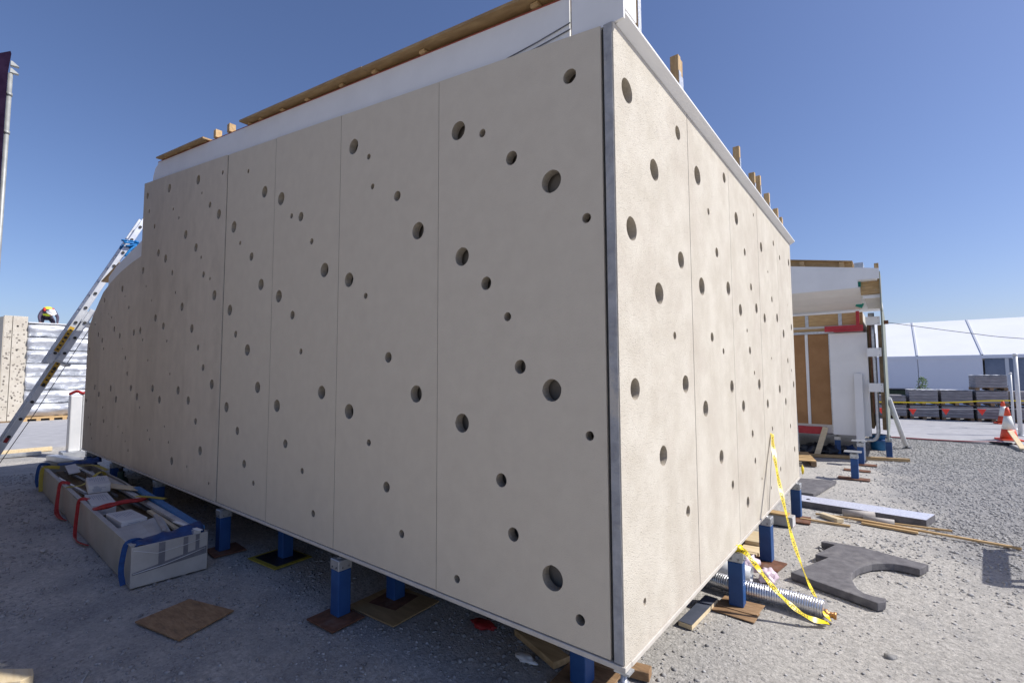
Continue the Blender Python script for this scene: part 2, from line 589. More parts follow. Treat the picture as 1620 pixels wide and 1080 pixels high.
def stones(name, label, pts, sizes, sink=0.3, m='stones'):
    n = len(pts)
    base = [ico_v * (1 + RNG.uniform(-.28, .28, (len(ico_v), 1))) for _ in range(9)]
    ang = RNG.uniform(0, 2 * np.pi, n)
    sc = sizes[:, None] * RNG.uniform([.7, .6, .35], [1.25, 1.0, .75], (n, 3))
    V = np.empty((n, len(ico_v), 3))
    for i in range(n):
        b = base[i % 9] * sc[i]
        c, s = math.cos(ang[i]), math.sin(ang[i])
        V[i, :, 0] = b[:, 0] * c - b[:, 1] * s + pts[i, 0]
        V[i, :, 1] = b[:, 0] * s + b[:, 1] * c + pts[i, 1]
        V[i, :, 2] = b[:, 2] + pts[i, 2] + sc[i, 2] * sink
    Fa = (ico_f[None] + (np.arange(n) * len(ico_v))[:, None, None]).reshape(-1, 3)
    me = bpy.data.meshes.new(name)
    me.vertices.add(n * len(ico_v))
    me.vertices.foreach_set('co', V.reshape(-1).astype(np.float32))
    me.loops.add(len(Fa) * 3)
    me.loops.foreach_set('vertex_index', Fa.reshape(-1).astype(np.int32))
    me.polygons.add(len(Fa))
    me.polygons.foreach_set('loop_start', (np.arange(len(Fa)) * 3).astype(np.int32))
    me.update(calc_edges=True)
    me.materials.append(MATS[m])
    o = bpy.data.objects.new(name, me)
    COL.objects.link(o)
    return tag(o, label, 'gravel', kind='stuff')


def scatter(n, x0, x1, y0, y1, dens, smin, smax, expo=2.5):
    xs, ys = RNG.uniform(x0, x1, n), RNG.uniform(y0, y1, n)
    keep = [i for i in range(n) if RNG.random() < dens(xs[i], ys[i])]
    pts = np.stack([xs[keep], ys[keep], np.full(len(keep), -0.010)], 1)
    for p in pts:
        p[2] += 0.010 * mnoise.noise(Vector((p[0] * 1.1, p[1] * 1.1, 0))) + 0.006 * mnoise.noise(Vector((p[0] * 5, p[1] * 5, 3)))
    return pts, smin + (smax - smin) * RNG.random(len(keep)) ** expo


def on_paving(x, y):
    return (y > 13.9 and x < 3.0) or x < -14.6 or (y > 9.4 and x > 3.0 + (12.6 - y) * 0.19 and x > 2.9)


p, s = scatter(52000, 0.3, 4.2, 3.0, 13.9, lambda x, y: 0 if on_paving(x, y) else max(0.06, gravel_mask(x, y) - 0.1 + 0.6 * mnoise.noise(Vector((x * .8, y * .8, 9)))), .005, .022, 3)
stones('gravel', 'loose grey crushed gravel covering the open yard in the sun', p, s)
p, s = scatter(42000, -2.0, 3.0, -2.0, 8.5, lambda x, y: 0.42 + 0.9 * mnoise.noise(Vector((x * 1.6, y * 1.6, 4))), .003, .013, 3)
stones('gravel', 'small pebbles scattered on the pale trampled ground beside the house', p, s)
p, s = scatter(46000, -11, 0.4, -2.6, 1.2, lambda x, y: 0.42 + 0.9 * mnoise.noise(Vector((x * 1.3, y * 1.3, 7))), .003, .021, 3.2)
stones('gravel', 'fine stones and grit on the shaded ground in front of the long wall', p, s, m='stones_dark_and_shaded')
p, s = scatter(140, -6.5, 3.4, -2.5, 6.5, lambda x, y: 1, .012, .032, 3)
stones('gravel', 'few larger single stones lying about the yard', p, s, m='stones_dark_and_shaded')

# ------------------------------------------------------------------ the perforated house
house = thing('modular_house', 'beige prefabricated house clad in panels drilled with round holes, raised on blue posts', 'house')

LH= [(-0.154, 2.433, 0.024), (-0.154, 1.412, 0.022), (-0.217, 0.576, 0.025), (-0.238, 3.165, 0.037), (-0.352, 2.662, 0.058), (-0.361, 1.617, 0.055), (-0.367, 0.723, 0.059), (-0.555, 1.734, 0.036), (-0.605, 0.88, 0.035), (-0.607, 2.856, 0.038), (-0.638, 2.0, 0.024), (-0.684, 1.142, 0.036), (-0.789, 2.197, 0.037), (-0.817, 3.061, 0.024), (-0.971, 1.421, 0.053), (-0.975, 2.375, 0.054), (-1.007, 0.558, 0.022), (-1.009, 3.138, 0.056), (-1.365, 2.602, 0.055), (-1.369, 1.576, 0.053), (-1.494, 0.706, 0.025), (-1.577, 2.877, 0.034), (-1.65, 1.809, 0.035), (-1.652, 0.971, 0.034), (-1.85, 1.237, 0.023), (-1.852, 3.01, 0.021), (-1.902, 3.239, 0.021), (-1.913, 2.244, 0.022), (-2.089, 1.436, 0.053), (-2.092, 3.37, 0.056), (-2.12, 2.383, 0.053), (-2.45, 2.5, 0.056), (-2.453, 1.563, 0.051), (-2.534, 0.65, 0.026), (-2.648, 2.759, 0.025), (-2.711, 0.946, 0.024), (-2.775, 1.883, 0.024), (-2.829, 2.998, 0.039), (-2.927, 2.189, 0.036), (-2.985, 3.036, 0.023), (-2.989, 1.133, 0.036), (-3.15, 1.436, 0.052), (-3.171, 2.371, 0.053), (-3.177, 3.231, 0.057), (-3.504, 3.372, 0.054), (-3.521, 2.515, 0.052), (-3.526, 1.585, 0.051), (-3.552, 0.738, 0.023), (-3.735, 2.805, 0.04), (-3.75, 0.884, 0.037), (-3.758, 1.928, 0.053), (-3.861, 3.662, 0.022), (-3.917, 1.172, 0.038), (-3.992, 2.98, 0.022), (-4.026, 2.09, 0.034), (-4.152, 3.17, 0.058), (-4.181, 2.337, 0.054), (-4.181, 1.383, 0.05), (-4.459, 3.807, 0.024), (-4.521, 3.377, 0.052), (-4.529, 0.603, 0.016), (-4.544, 1.601, 0.05), (-4.562, 2.524, 0.053), (-4.694, 2.717, 0.019), (-4.771, 3.533, 0.034), (-4.788, 0.906, 0.048), (-4.792, 1.774, 0.037), (-4.88, 2.785, 0.034), (-4.944, 1.202, 0.035), (-4.954, 1.994, 0.033), (-4.967, 2.987, 0.02), (-5.016, 3.723, 0.015), (-5.133, 3.124, 0.048), (-5.143, 3.907, 0.054), (-5.147, 0.7, 0.015), (-5.16, 2.214, 0.049), (-5.183, 1.416, 0.047), (-5.478, 3.336, 0.053), (-5.501, 2.488, 0.049), (-5.516, 1.523, 0.049), (-5.628, 0.71, 0.046), (-5.729, 3.587, 0.019), (-5.74, 2.681, 0.019), (-5.764, 0.911, 0.016), (-5.815, 1.712, 0.018), (-5.883, 2.939, 0.035), (-5.929, 1.082, 0.014), (-5.943, 3.744, 0.02), (-5.972, 2.11, 0.019), (-6.122, 4.051, 0.055), (-6.123, 2.303, 0.046), (-6.15, 1.395, 0.047), (-6.153, 3.154, 0.053), (-6.444, 1.529, 0.047), (-6.451, 3.276, 0.049), (-6.455, 2.43, 0.048), (-6.467, 0.888, 0.018), (-6.573, 0.994, 0.015), (-6.638, 2.675, 0.017), (-6.661, 3.666, 0.033), (-6.686, 1.89, 0.017), (-6.906, 2.893, 0.018), (-6.917, 3.927, 0.028), (-6.944, 1.271, 0.016), (-6.949, 2.169, 0.018), (-7.027, 4.167, 0.048), (-7.074, 3.129, 0.049), (-7.074, 2.302, 0.048), (-7.083, 1.408, 0.049), (-7.371, 2.292, 0.046), (-7.38, 0.664, 0.022), (-7.386, 1.52, 0.045), (-7.538, 0.776, 0.014), (-7.601, 1.72, 0.031), (-7.675, 2.673, 0.026), (-7.699, 0.881, 0.014), (-7.737, 1.948, 0.031), (-7.894, 2.085, 0.013), (-7.905, 2.861, 0.016), (-7.934, 0.953, 0.018), (-8.063, 2.988, 0.05), (-8.078, 2.286, 0.043), (-8.114, 1.342, 0.051), (-8.397, 2.402, 0.044), (-8.429, 1.497, 0.047), (-8.503, 0.78, 0.012), (-8.582, 2.597, 0.021), (-8.738, 0.987, 0.031), (-8.775, 2.666, 0.014), (-8.842, 1.195, 0.022), (-8.972, 2.123, 0.025), (-9.076, 2.914, 0.04), (-9.095, 2.261, 0.043), (-9.127, 1.391, 0.046), (-9.37, 2.371, 0.04), (-9.419, 1.502, 0.044), (-9.458, 0.664, 0.02), (-9.592, 0.887, 0.023), (-9.629, 2.561, 0.026), (-9.744, 0.987, 0.02), (-9.935, 2.149, 0.03), (-9.97, 1.265, 0.038)]
RH= [(0.14, 3.066, 0.06), (0.161, 2.39, 0.058), (0.163, 1.624, 0.052), (0.219, 0.639, 0.017), (0.463, 2.78, 0.058), (0.49, 2.119, 0.058), (0.493, 1.272, 0.052), (0.705, 1.907, 0.023), (0.841, 2.362, 0.051), (0.844, 0.912, 0.032), (0.845, 3.136, 0.042), (0.862, 1.634, 0.052), (1.2, 2.989, 0.063), (1.223, 2.259, 0.058), (1.226, 1.47, 0.052), (1.415, 1.938, 0.033), (1.42, 2.807, 0.024), (1.545, 1.122, 0.048), (1.593, 2.554, 0.036), (1.681, 1.852, 0.023), (1.81, 0.885, 0.033), (1.856, 3.186, 0.04), (1.869, 2.333, 0.053), (1.877, 1.594, 0.048), (2.186, 2.951, 0.054), (2.206, 1.432, 0.047), (2.217, 2.204, 0.05), (2.238, 0.672, 0.045), (2.418, 2.051, 0.017), (2.434, 2.723, 0.033), (2.481, 1.186, 0.033), (2.495, 1.885, 0.034), (2.542, 0.953, 0.029), (2.622, 2.448, 0.034), (2.631, 1.697, 0.019), (2.77, 0.766, 0.015), (2.804, 2.278, 0.048), (2.806, 1.591, 0.05), (2.825, 3.148, 0.018), (3.109, 2.904, 0.05), (3.138, 1.401, 0.044), (3.148, 2.218, 0.048), (3.151, 0.616, 0.018), (3.311, 1.151, 0.025), (3.39, 2.71, 0.015), (3.404, 1.838, 0.016), (3.538, 2.447, 0.032), (3.547, 2.446, 0.033), (3.646, 0.713, 0.026), (3.739, 3.076, 0.032), (3.774, 1.522, 0.046), (3.787, 2.276, 0.049), (4.079, 2.983, 0.031), (4.097, 1.376, 0.043), (4.133, 2.128, 0.051), (4.33, 1.09, 0.029), (4.334, 1.832, 0.033), (4.478, 2.492, 0.011), (4.549, 0.801, 0.037), (4.565, 1.721, 0.021), (4.666, 1.553, 0.042), (4.67, 3.032, 0.045), (4.681, 2.243, 0.041)]
RH.remove((3.547, 2.446, 0.033))
LOW = [(-7.19, 3.350), (-7.60, 3.325), (-8.20, 3.264), (-8.75, 3.165), (-9.20, 3.052), (-9.77, 2.742), (-10.10, 2.50)]


def top_high(x):
    return 3.335 + 0.1453 * (-x)


def top_low(x):
    for (a, za), (b, zb) in zip(LOW, LOW[1:]):
        if b <= x <= a:
            return za + (zb - za) * (x - a) / (b - a)
    return LOW[0][1] if x > LOW[0][0] else LOW[-1][1]


def drilled_panel(name, outline, holes, front, thick, axis, m, parent):
    """slab with round through-holes; outline and holes in (u, z); axis 'y' -> front faces -Y, 'x' -> front faces +X"""
    bm = bmesh.new()

    def P(u, z, d):
        return (u, front + d, z) if axis == 'y' else (front - d, u, z)
    loops = []
    for d in (0.0, thick):
        ed, lp = [], []
        vo = [bm.verts.new(P(u, z, d)) for u, z in outline]
        lp.append(vo)
        for (u, z, r) in holes:
            n = 30 if r > 0.03 else 18
            rj = [r * (1 + .012 * mnoise.noise(Vector((u * 50 + 2 * math.cos(6.2832 * k / n), z * 50 + 2 * math.sin(6.2832 * k / n), d * 9)))
                       + (.035 if d == 0 and random.random() < .06 else 0)) for k in range(n)]        # slightly chipped rim
            lp.append([bm.verts.new(P(u + rj[k] * math.cos(2 * math.pi * k / n), z + rj[k] * math.sin(2 * math.pi * k / n), d)) for k in range(n)])
        for l in lp:
            for i in range(len(l)):
                ed.append(bm.edges.new((l[i], l[(i + 1) % len(l)])))
        bmesh.ops.triangle_fill(bm, use_beauty=True, edges=ed)
        loops.append(lp)
    for k, (a, b) in enumerate(zip(*loops)):
        for i in range(len(a)):
            j = (i + 1) % len(a)
            f = bm.faces.new((a[i], a[j], b[j], b[i]))
            f.smooth = k > 0
            if k > 0:
                f.material_index = 1
                bm.edges.get((a[i], a[j])).smooth = False
                bm.edges.get((b[i], b[j])).smooth = False
    bmesh.ops.recalc_face_normals(bm, faces=bm.faces)
    me = bpy.data.meshes.new(name)
    bm.to_mesh(me)
    bm.free()
    me.materials.append(MATS[m])
    me.materials.append(MATS['hole_wall_shaded' if axis == 'y' else 'hole_wall_lit'])
    o = bpy.data.objects.new(name, me)
    COL.objects.link(o)
    o.parent = parent
    return o


ZB = 0.452
# seams of the long wall (x, half gap) and of the end wall (y, half gap)
LS = [(-0.066, 0), (-1.178, .0028), (-2.258, .0022), (-3.300, .0060), (-4.345, .0075), (-5.330, .0020), (-6.325, .0030), (-7.19, .0012), (-8.23, .0012), (-9.18, .0012), (-10.10, 0)]
offs = [0.0, 0.002, 0.0, 0.003, -0.004, -0.003, 0.0, 0.001, 0.0, 0.001]
for i in range(len(LS) - 1):
    a, b = LS[i][0] - LS[i][1], LS[i + 1][0] + LS[i + 1][1]
    low = a < -7.1
    if low:
        mids = [p for p in LOW if b < p[0] < a]
        ol = [(b, ZB), (a, ZB), (a, top_low(a))] + mids + [(b, top_low(b))]
    else:
        ol = [(b, ZB), (a, ZB), (a, top_high(a)), (b, top_high(b))]
    hs = []
    for (x, z, r) in LH:
        if b < x < a:
            x = min(max(x, b + r + .008), a - r - .008)
            if not any(math.hypot(x - h[0], z - h[1]) < r + h[2] + .006 for h in hs):
                hs.append((x, z, r))
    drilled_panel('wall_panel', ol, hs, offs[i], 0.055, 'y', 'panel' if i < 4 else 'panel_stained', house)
    if 0 < i < 10:                                      # dark strip painting the shade in the gap between panels
        xg, wg = LS[i]
        zt = (top_low(xg) if xg < -7.1 else top_high(xg)) - .004
        MB().box(xg - wg + .0002, xg + wg - .0002, max(offs[i], offs[i - 1]) + .0015, .05, ZB + .002, zt).build('joint', 'gap_shade', house)
RS = [(0.001, 0), (1.020, .0035), (1.975, .0024), (2.962, .0034), (3.93, .0022), (4.81, 0)]
for i in range(len(RS) - 1):
    a, b = RS[i][0] + RS[i][1], RS[i + 1][0] - RS[i + 1][1]
    ol = [(a, ZB), (b, ZB), (b, 3.338 - .010 * b), (a, 3.338 - .010 * a)]
    hs = []
    for (y, z, r) in RH:
        if a < y < b:
            y = min(max(y, a + r + .008), b - r - .008)
            if not any(math.hypot(y - h[0], z - h[1]) < r + h[2] + .006 for h in hs):
                hs.append((y, z, r))
    drilled_panel('wall_panel', ol, hs, 0.0, 0.050, 'x', 'panel_rough', house)
    if i:
        MB().box(-.045, -.0012, RS[i][0] - RS[i][1] + .0002, RS[i][0] + RS[i][1] - .0002, ZB + .002, 3.335 - .010 * RS[i][0]).build('joint', 'gap_shade', house)
# raw grey edge of the corner panel, with a ragged mortar line
mb = MB()
n = 40
L0 = [(-0.0475 + 0.0018 * mnoise.noise(Vector((k * .7, 0, 1))), ZB + (3.338 - ZB) * k / n) for k in range(n + 1)]
R0_ = [(-0.006 + 0.003 * mnoise.noise(Vector((k * .9, 5, 1))), ZB + (3.338 - ZB) * k / n) for k in range(n, -1, -1)]
mb.prism(L0 + R0_, -0.0035, 0.0005, 'y').build('corner_edge', 'cement_edge', house)
# dark strip painting the shade of the open corner gap
MB().box(-0.0655, -0.0505, 0.012, 0.075, ZB, 3.33).build('corner_joint', 'gap_shade', house)
# base trims
MB().box(-10.10, 0.006, -0.007, 0.055, 0.424, 0.447).build('base_trim', 'trim', house, bev=.002)
MB().box(-0.050, 0.008, 0.0555, 4.82, 0.424, 0.447).build('base_trim', 'trim', house, bev=.002)
# backing behind the panels, floor, rear walls and roof
poly = [(-10.05, .45), (-0.13, .45), (-0.13, 3.33), (-7.15, top_high(-7.15) - .05), (-7.15, 3.30)] + [(x + .02, z - .05) for x, z in LOW[1:]]
MB().prism(poly, 0.085, 0.10, "y").build('backing', 'membrane', house)
MB().box(-0.155, -0.13, 0.161, 4.78, .45, 3.34).build('backing', 'membrane', house)
MB().box(-10.06, -0.06, 0.06, 4.77, 0.4245, 0.449).build('floor', 'dark_steel', house)
for yb in (1.15, 2.6):
    MB().box(-9.9, -.55, yb, yb + .12, .05, .424).build('underfloor_light_block', 'dark_steel', house)  # beams added to block light leaking under the house
MB().box(-10.08, -7.0, 4.77, 4.80, .45, 2.5).build('rear_wall', 'white_board', house)
MB().box(-7.0, -0.06, 4.77, 4.80, .45, 3.33).build('rear_wall', 'white_board', house)
MB().box(-10.09, -10.06, .06, 4.76, .45, 2.45).build('end_wall', 'white_board', house)
MB().hexa([(-.06, .10, 3.37), (-.06, 4.75, 3.37), (-.06, 4.75, 3.45), (-.06, .10, 3.45)],
          [(-7.15, .10, 4.40), (-7.15, 4.75, 4.40), (-7.15, 4.75, 4.50), (-7.15, .10, 4.50)]).build('roof', 'membrane', house)
MB().hexa([(-7.16, .10, 3.30), (-7.16, 4.75, 3.30), (-7.16, 4.75, 3.38), (-7.16, .10, 3.38)],
          [(-10.05, .10, 2.50), (-10.05, 4.75, 2.50), (-10.05, 4.75, 2.58), (-10.05, .10, 2.58)]).build('roof', 'white_board', house)
MB().box(-7.17, -7.15, .10, 4.75, 3.3, 4.45).build('step_wall', 'white_board', house)


def ftop(x):
    return 3.567 + 0.149 * (-x)


# white fascia above the long wall
for a, b in ((-0.252, -3.318), (-3.321, -6.75)):
    MB().prism([(b, top_high(b) - .06), (a, top_high(a) - .06), (a, ftop(a)), (b, ftop(b))], 0.030, 0.044, 'y').build('fascia', 'white_board', house)
MB().prism([(-6.95, 4.27), (-6.753, 4.25), (-6.753, ftop(-6.75) - .02), (-6.86, ftop(-6.8) - .05), (-6.95, 4.43)], 0.034, 0.046, 'y').build('fascia', 'white_board', house)
MB().prism([(-9.05, 3.04), (-7.20, 3.29), (-7.20, 3.62), (-8.6, 3.42), (-9.05, 3.30)], 0.034, 0.046, 'y').build('fascia', 'white_board', house)
# thin red membrane lapping over the fascia
MB().prism([(-6.74, ftop(-6.74)), (-.26, ftop(-.26)), (-.26, ftop(-.26) + .007), (-6.74, ftop(-6.74) + .007)], 0.028, 0.10, 'y').build('membrane_strip', 'red_membrane', house)
# rim board between fascia and deck
MB().prism([(-6.7, ftop(-6.7) + .013), (-.26, ftop(-.26) + .013), (-.26, ftop(-.26) + .040), (-6.7, ftop(-6.7) + .030)], 0.075, 0.097, 'y').build('rim_board', 'plywood', house)


def deck(x):
    return 3.606 + 0.1455 * (-x)


def sloped_board(name, x0, x1, y0, y1, dz, t, m):
    return MB().hexa([(x0, y0, deck(x0) + dz), (x0, y1, deck(x0) + dz), (x0, y1, deck(x0) + dz + t), (x0, y0, deck(x0) + dz + t)],
                     [(x1, y0, deck(x1) + dz), (x1, y1, deck(x1) + dz), (x1, y1, deck(x1) + dz + t), (x1, y0, deck(x1) + dz + t)]).build(name, m, house)


sloped_board('deck_board', -0.27, -1.955, -0.030, 0.62, 0.003, .018, 'plywood')
sloped_board('deck_board', -1.958, -4.02, -0.034, 0.62, 0.003, .018, 'plywood')
sloped_board('deck_board', -4.98, -6.62, -0.030, 0.62, 0.003, .018, 'plywood')
for x in (-.46, -1.36, -1.88, -2.30, -2.82, -3.25, -3.68, -3.93, -4.40, -4.76, -5.05, -5.55, -6.0, -6.4):
    z = ftop(x) + .013
    w = .045 if x not in (-4.40, -4.76) else .06
    hh = deck(x) - .004 - z if x not in (-4.40, -4.76) else .085
    MB().box(x - w / 2, x + w / 2, 0.012, 0.074, z, z + hh).build('joist_end', 'timber_flat', house)
# eave end plate with its green tape and the two wires beside it
MB().box(-0.232, 0.047, 0.016, 0.030, 3.345, 4.02).build('eave_plate', 'white_board', house)
MB().box(0.033, 0.047, 0.031, 0.16, 3.40, 4.02).build('eave_plate', 'white_board', house)
MB().box(-0.250, -0.236, 0.046, 0.050, 3.455, 3.535).build('sealing_tape', 'green_tape', house)
MB().box(-0.252, -0.234, 0.047, 0.095, 3.54, 3.70).build('joist_end', 'timber', house)
for zz, z1 in ((3.462, 3.448), (3.428, 3.424)):
    MB().tube([(-0.245, .026, zz), (-0.45, .024, (zz + z1) / 2 - .006), (-0.66 if zz > 3.45 else -.53, .026, z1)], .0028, 6).build('wire', 'dark_steel', house)
# white eave flashing along the end wall
fl = [(-.045, 3.340), (0.002, 3.341), (0.050, 3.372), (0.050, 3.383), (-.10, 3.392), (-.10, 3.38), (-.045, 3.38)]
nf = len(fl)
MB().add([(x, y, z - .010 * y) for y in (.0315, 4.86) for x, z in fl],
         [tuple(range(nf)), tuple(range(2 * nf - 1, nf - 1, -1))] + [(i, i + nf, (i + 1) % nf + nf, (i + 1) % nf) for i in range(nf)]).build('eave_flashing', 'white_board', house)
# upright studs along the eave, each with a perforated strap
for (y, zt, dbl) in ((0.45, 4.05, 0), (1.09, 3.780, 1), (2.66, 3.755, 0), (3.26, 3.71, 0), (3.53, 3.765, 0), (3.98, 3.71, 0), (4.48, 3.67, 0), (4.745, 3.63, 1)):
    o = MB().box(-.115, -.060, y - .022, y + .022, 3.36, zt).build('stud', 'timber', house, bev=.002)
    MB().box(-.0598, -.0565, y - .020, y + .020, 3.36, zt - (.0 if y < .5 else .11)).build('strap', 'perforated', o)
    if dbl:
        o = MB().box(-.115, -.062, y + .0235, y + .066, 3.36, zt - .01).build('stud', 'timber', house, bev=.002)
        MB().box(-.0618, -.0585, y + .026, y + .063, 3.36, zt - .13).build('strap', 'perforated', o)
# plywood deck on the lower roof, and the joist the ladder is tied to
MB().hexa([(-8.55, .05, 3.46), (-8.55, .7, 3.46), (-8.55, .7, 3.478), (-8.55, .05, 3.478)], [(-9.62, .05, 3.29), (-9.62, .7, 3.29), (-9.62, .7, 3.308), (-9.62, .05, 3.308)]).build('deck_board', 'plywood', house)
MB().box(-9.1, -8.0, .05, .095, 3.02, 3.30, rot=(0, R(-11), 0)).build('joist', 'timber_flat', house)
MB().box(-10.78, -7.18, .74, .80, 4.10, 4.24).build('joist', 'timber_flat', house)
# galvanised corner foot
MB().lathe([(.012, 0), (.026, .004), (.026, .02), (.014, .024), (.014, .068)], (-.012, .012, .356), 14).box(-.05, .02, -.005, .05, .4145, .4235).build('corner_bracket', 'galv', house)

# ------------------------------------------------------------------ jack posts
def make_post(h=0.408, cap=0.085, w=0.10):
    t = thing('jack_post', '', 'post')
    s = w / 2
    MB().box(-s, s, -s, s, .012, h - cap).build('post_tube', 'blue_paint', t, bev=.006, seg=2)
    c = MB().box(-s - .004, s + .004, -s - .004, s + .004, h - cap + .0005, h - .012).build('post_cap', 'galv', t, bev=.004)
    b = MB()
    for u in (-.025, .025):
        for k in (0,):
            b.tube([(u, -s - .004, h - cap + .022), (u, -s - .010, h - cap + .022)], .007, 8)
            b.tube([(s + .004, u, h - cap + .022), (s + .010, u, h - cap + .022)], .007, 8)
    b.build('bolt', 'bolt', c)
    MB().lathe([(.028, 0), (.028, .005), (.016, .006), (.016, .0275)], (0, 0, h - .0118), 12).build('screw_head', 'bolt', t)
    return t


def base_plate(name, poly, z0, z1, m, label, group=None, cat='plate'):
    cx, cy = sum(p[0] for p in poly) / len(poly), sum(p[1] for p in poly) / len(poly)
    o = MB().prism([(p[0] - cx, p[1] - cy) for p in poly], 0, z1 - z0, 'z').build(name, m, bev=.0015)
    o.location = (cx, cy, z0)
    return tag(o, label, cat, group)


def rect(cx, cy, w, d, a=0):
    c, s = math.cos(R(a)), math.sin(R(a))
    return [(cx + x * c - y * s, cy + x * s + y * c) for x, y in ((-w / 2, -d / 2), (w / 2, -d / 2), (w / 2, d / 2), (-w / 2, d / 2))]


first = make_post()
gposts = 'blue jack posts under the perforated house'
spots = [(-2.195, .030, 0, 'blue jack post on a rusty square plate, between the crate end and the house corner'),
         (-4.225, .030, 0, 'blue jack post beside the near end of the long crate'),
         (-6.25, .060, 0, 'blue jack post behind the middle of the long crate'),
         (-8.25, .060, 0, 'blue jack post behind the far end of the long crate'),
         (-9.90, .075, 0, 'blue jack post under the far end of the long wall'),
         (-.465, .430, 0, 'blue jack post set back under the corner of the house'),
         (-2.09, .430, 0, 'blue jack post set back on a large square of plywood'),
         (-3.57, .320, 0, 'blue jack post set back on a yellow edged board'),
         (-.018, 1.900, 3, 'blue jack post beside the silver duct with caution tape knotted above'),
         (-.022, 2.960, -2, 'blue jack post between the pink plastic and the pale timber offcuts'),
         (-.022, 4.645, 0, 'blue jack post beside the foil faced insulation board')]
for i, (x, y, a, lab) in enumerate(spots):
    o = first if i == 0 else copy_tree(first)
    o.location = (x, y, 0)
    o.rotation_euler.z = R(a)
    tag(o, lab, 'post', gposts)
gp = 'steel and wood plates under the posts'
base_plate('base_plate', rect(-2.17, -.02, .30, .26, 3), 0, .0115, 'rust', 'rusty square plate under the single post nearest the sheet of plywood', gp)
base_plate('base_plate', rect(-4.21, .05, .30, .28, -4), 0, .0115, 'rust', 'rusty square plate under the post beside the crate end', gp)
base_plate('base_plate', rect(-2.02, .36, .50, .44, 3), 0, .010, 'plywood', 'large square of plywood on the ground under the set back post', gp)
base_plate('base_plate', rect(-2.07, .40, .26, .26, 10), .0105, .0118, 'rust', 'small dark rusty plate lying on the square of plywood', gp)
base_plate('base_plate', rect(-3.59, .28, .46, .36, 4), 0, .009, 'yellow_strap', 'yellow edged board on the ground under the house', gp)
base_plate('base_plate', rect(-3.59, .29, .38, .30, 4), .0092, .0115, 'black_plastic', 'black rubber sheet lying on the yellow edged board', gp)
base_plate('base_plate', rect(-.46, .46, .30, .30, 4), 0, .0115, 'old_ply', 'brown plywood square under the corner post', gp)
base_plate('base_plate', [(-.17, 1.715), (.135, 1.695), (.14, 1.86), (-.16, 1.90)], 0, .006, 'old_ply', 'thin brown plywood scrap sticking out beneath the duct post', gp)
base_plate('base_plate', [(-.145, 1.80), (.13, 1.80), (.145, 2.0), (-.13, 1.99)], .0062, .0118, 'old_ply', 'brown plywood square under the duct post', gp)
base_plate('base_plate', rect(-.02, 2.87, .28, .26, -8), 0, .0115, 'rust', 'rusty plate under the post by the pink plastic', gp)
base_plate('base_plate', rect(.0, 4.54, .26, .30, 5), 0, .0115, 'rust', 'rusty plate under the post by the insulation board', gp)

# ------------------------------------------------------------------ the long crate and what lies in it
CR = thing('long_crate', 'long shallow plastic wrapped crate heaped with offcuts beside the house', 'crate', (-3.885, -0.505, 0), R(-1.8))
CL, CW, CH = 5.55, .545, .325     # runs along local -X
MB().box(-CL, 0, -CW / 2, CW / 2, .012, .03).build('crate_bottom', 'crate_wrap', CR)


def wavy_wall(y, t, name):
    m = MB()
    n = 36
    A = []
    for k in range(n + 1):
        x = -CL * k / n
        w = .010 * mnoise.noise(Vector((x * 1.4, y, 2)))
        h = CH + .010 * mnoise.noise(Vector((x * 1.9, y, 8)))
        A.append([(x, y + w, .004), (x, y + t + w, .004), (x, y + t + w, h), (x, y + w, h)])
    vs = [p for a in A for p in a]
    fs = [(0, 1, 2, 3), tuple(4 * n + k for k in (3, 2, 1, 0))]
    for i in range(n):
        for k in range(4):
            fs.append((4 * i + k, 4 * i + (k + 1) % 4, 4 * i + 4 + (k + 1) % 4, 4 * i + 4 + k))
    return m.add(vs, fs).build(name, 'crate_wrap', CR)


wavy_wall(-CW / 2, .022, 'crate_side')
wavy_wall(CW / 2 - .022, .022, 'crate_side')
e = MB().box(.0005, .020, -CW / 2 + .002, CW / 2 - .002, .004, CH - .005).build('crate_end', 'crate_end', CR, bev=.003)
for y0, y1 in ((-.09, -.045), (.085, .12), (.175, .205)):
    MB().box(.0205, .0217, y0, y1, .135, CH - .008).build('tape_band', 'grey_tape', e)
MB().hexa([(.0219, -.262, .105), (.0219, .262, .140), (.0219, .262, .205), (.0219, -.262, .122)],
          [(.0231, -.262, .105), (.0231, .262, .140), (.0231, .262, .205), (.0231, -.262, .122)]).build('tape_band', 'grey_tape', e)
MB().box(-CL - .02, -CL, -CW / 2 + .002, CW / 2 - .002, .004, CH + .012).build('crate_end', 'crate_wrap', CR)
MB().bar((-.02, -.255, CH + .006), (-CL * .92, -.258, CH + .010), .04, .006).build('crate_flap', 'card', CR)
MB().tube([(.026, -.26, .115), (.029, -.05, .135), (.027, .12, .165), (.026, .25, .19)], .0025, 5).build('film_fold', 'white_plastic', e)
MB().tube([(.026, -.26, .30), (.03, -.1, .24), (.027, .1, .255), (.026, .25, .28)], .002, 5).build('film_fold', 'white_plastic', e)
for x in (-.10, -CL + .12):
    pth = [(x, -CW / 2 - .02, .01), (x - .005, -CW / 2 - .035, .12), (x, -CW / 2 - .028, .24), (x, -CW / 2 - .004, CH + .012), (x - .01, -.20, CH + .014), (x - .02, -.17, CH - .02)]
    MB().ribbon(catenary(pth, 5), .038, up=(1, 0, 0), t=.004, twist=None).build('lashing_strap', 'blue_strap', CR)


def incrate(o, x, y, z, rz=0.0, rx=0.0, ry=0.0):
    o.location = CR.matrix_basis @ Vector((x, y, z))
    o.rotation_euler = (R(rx), R(ry), R(rz) - R(1.8))
    return o


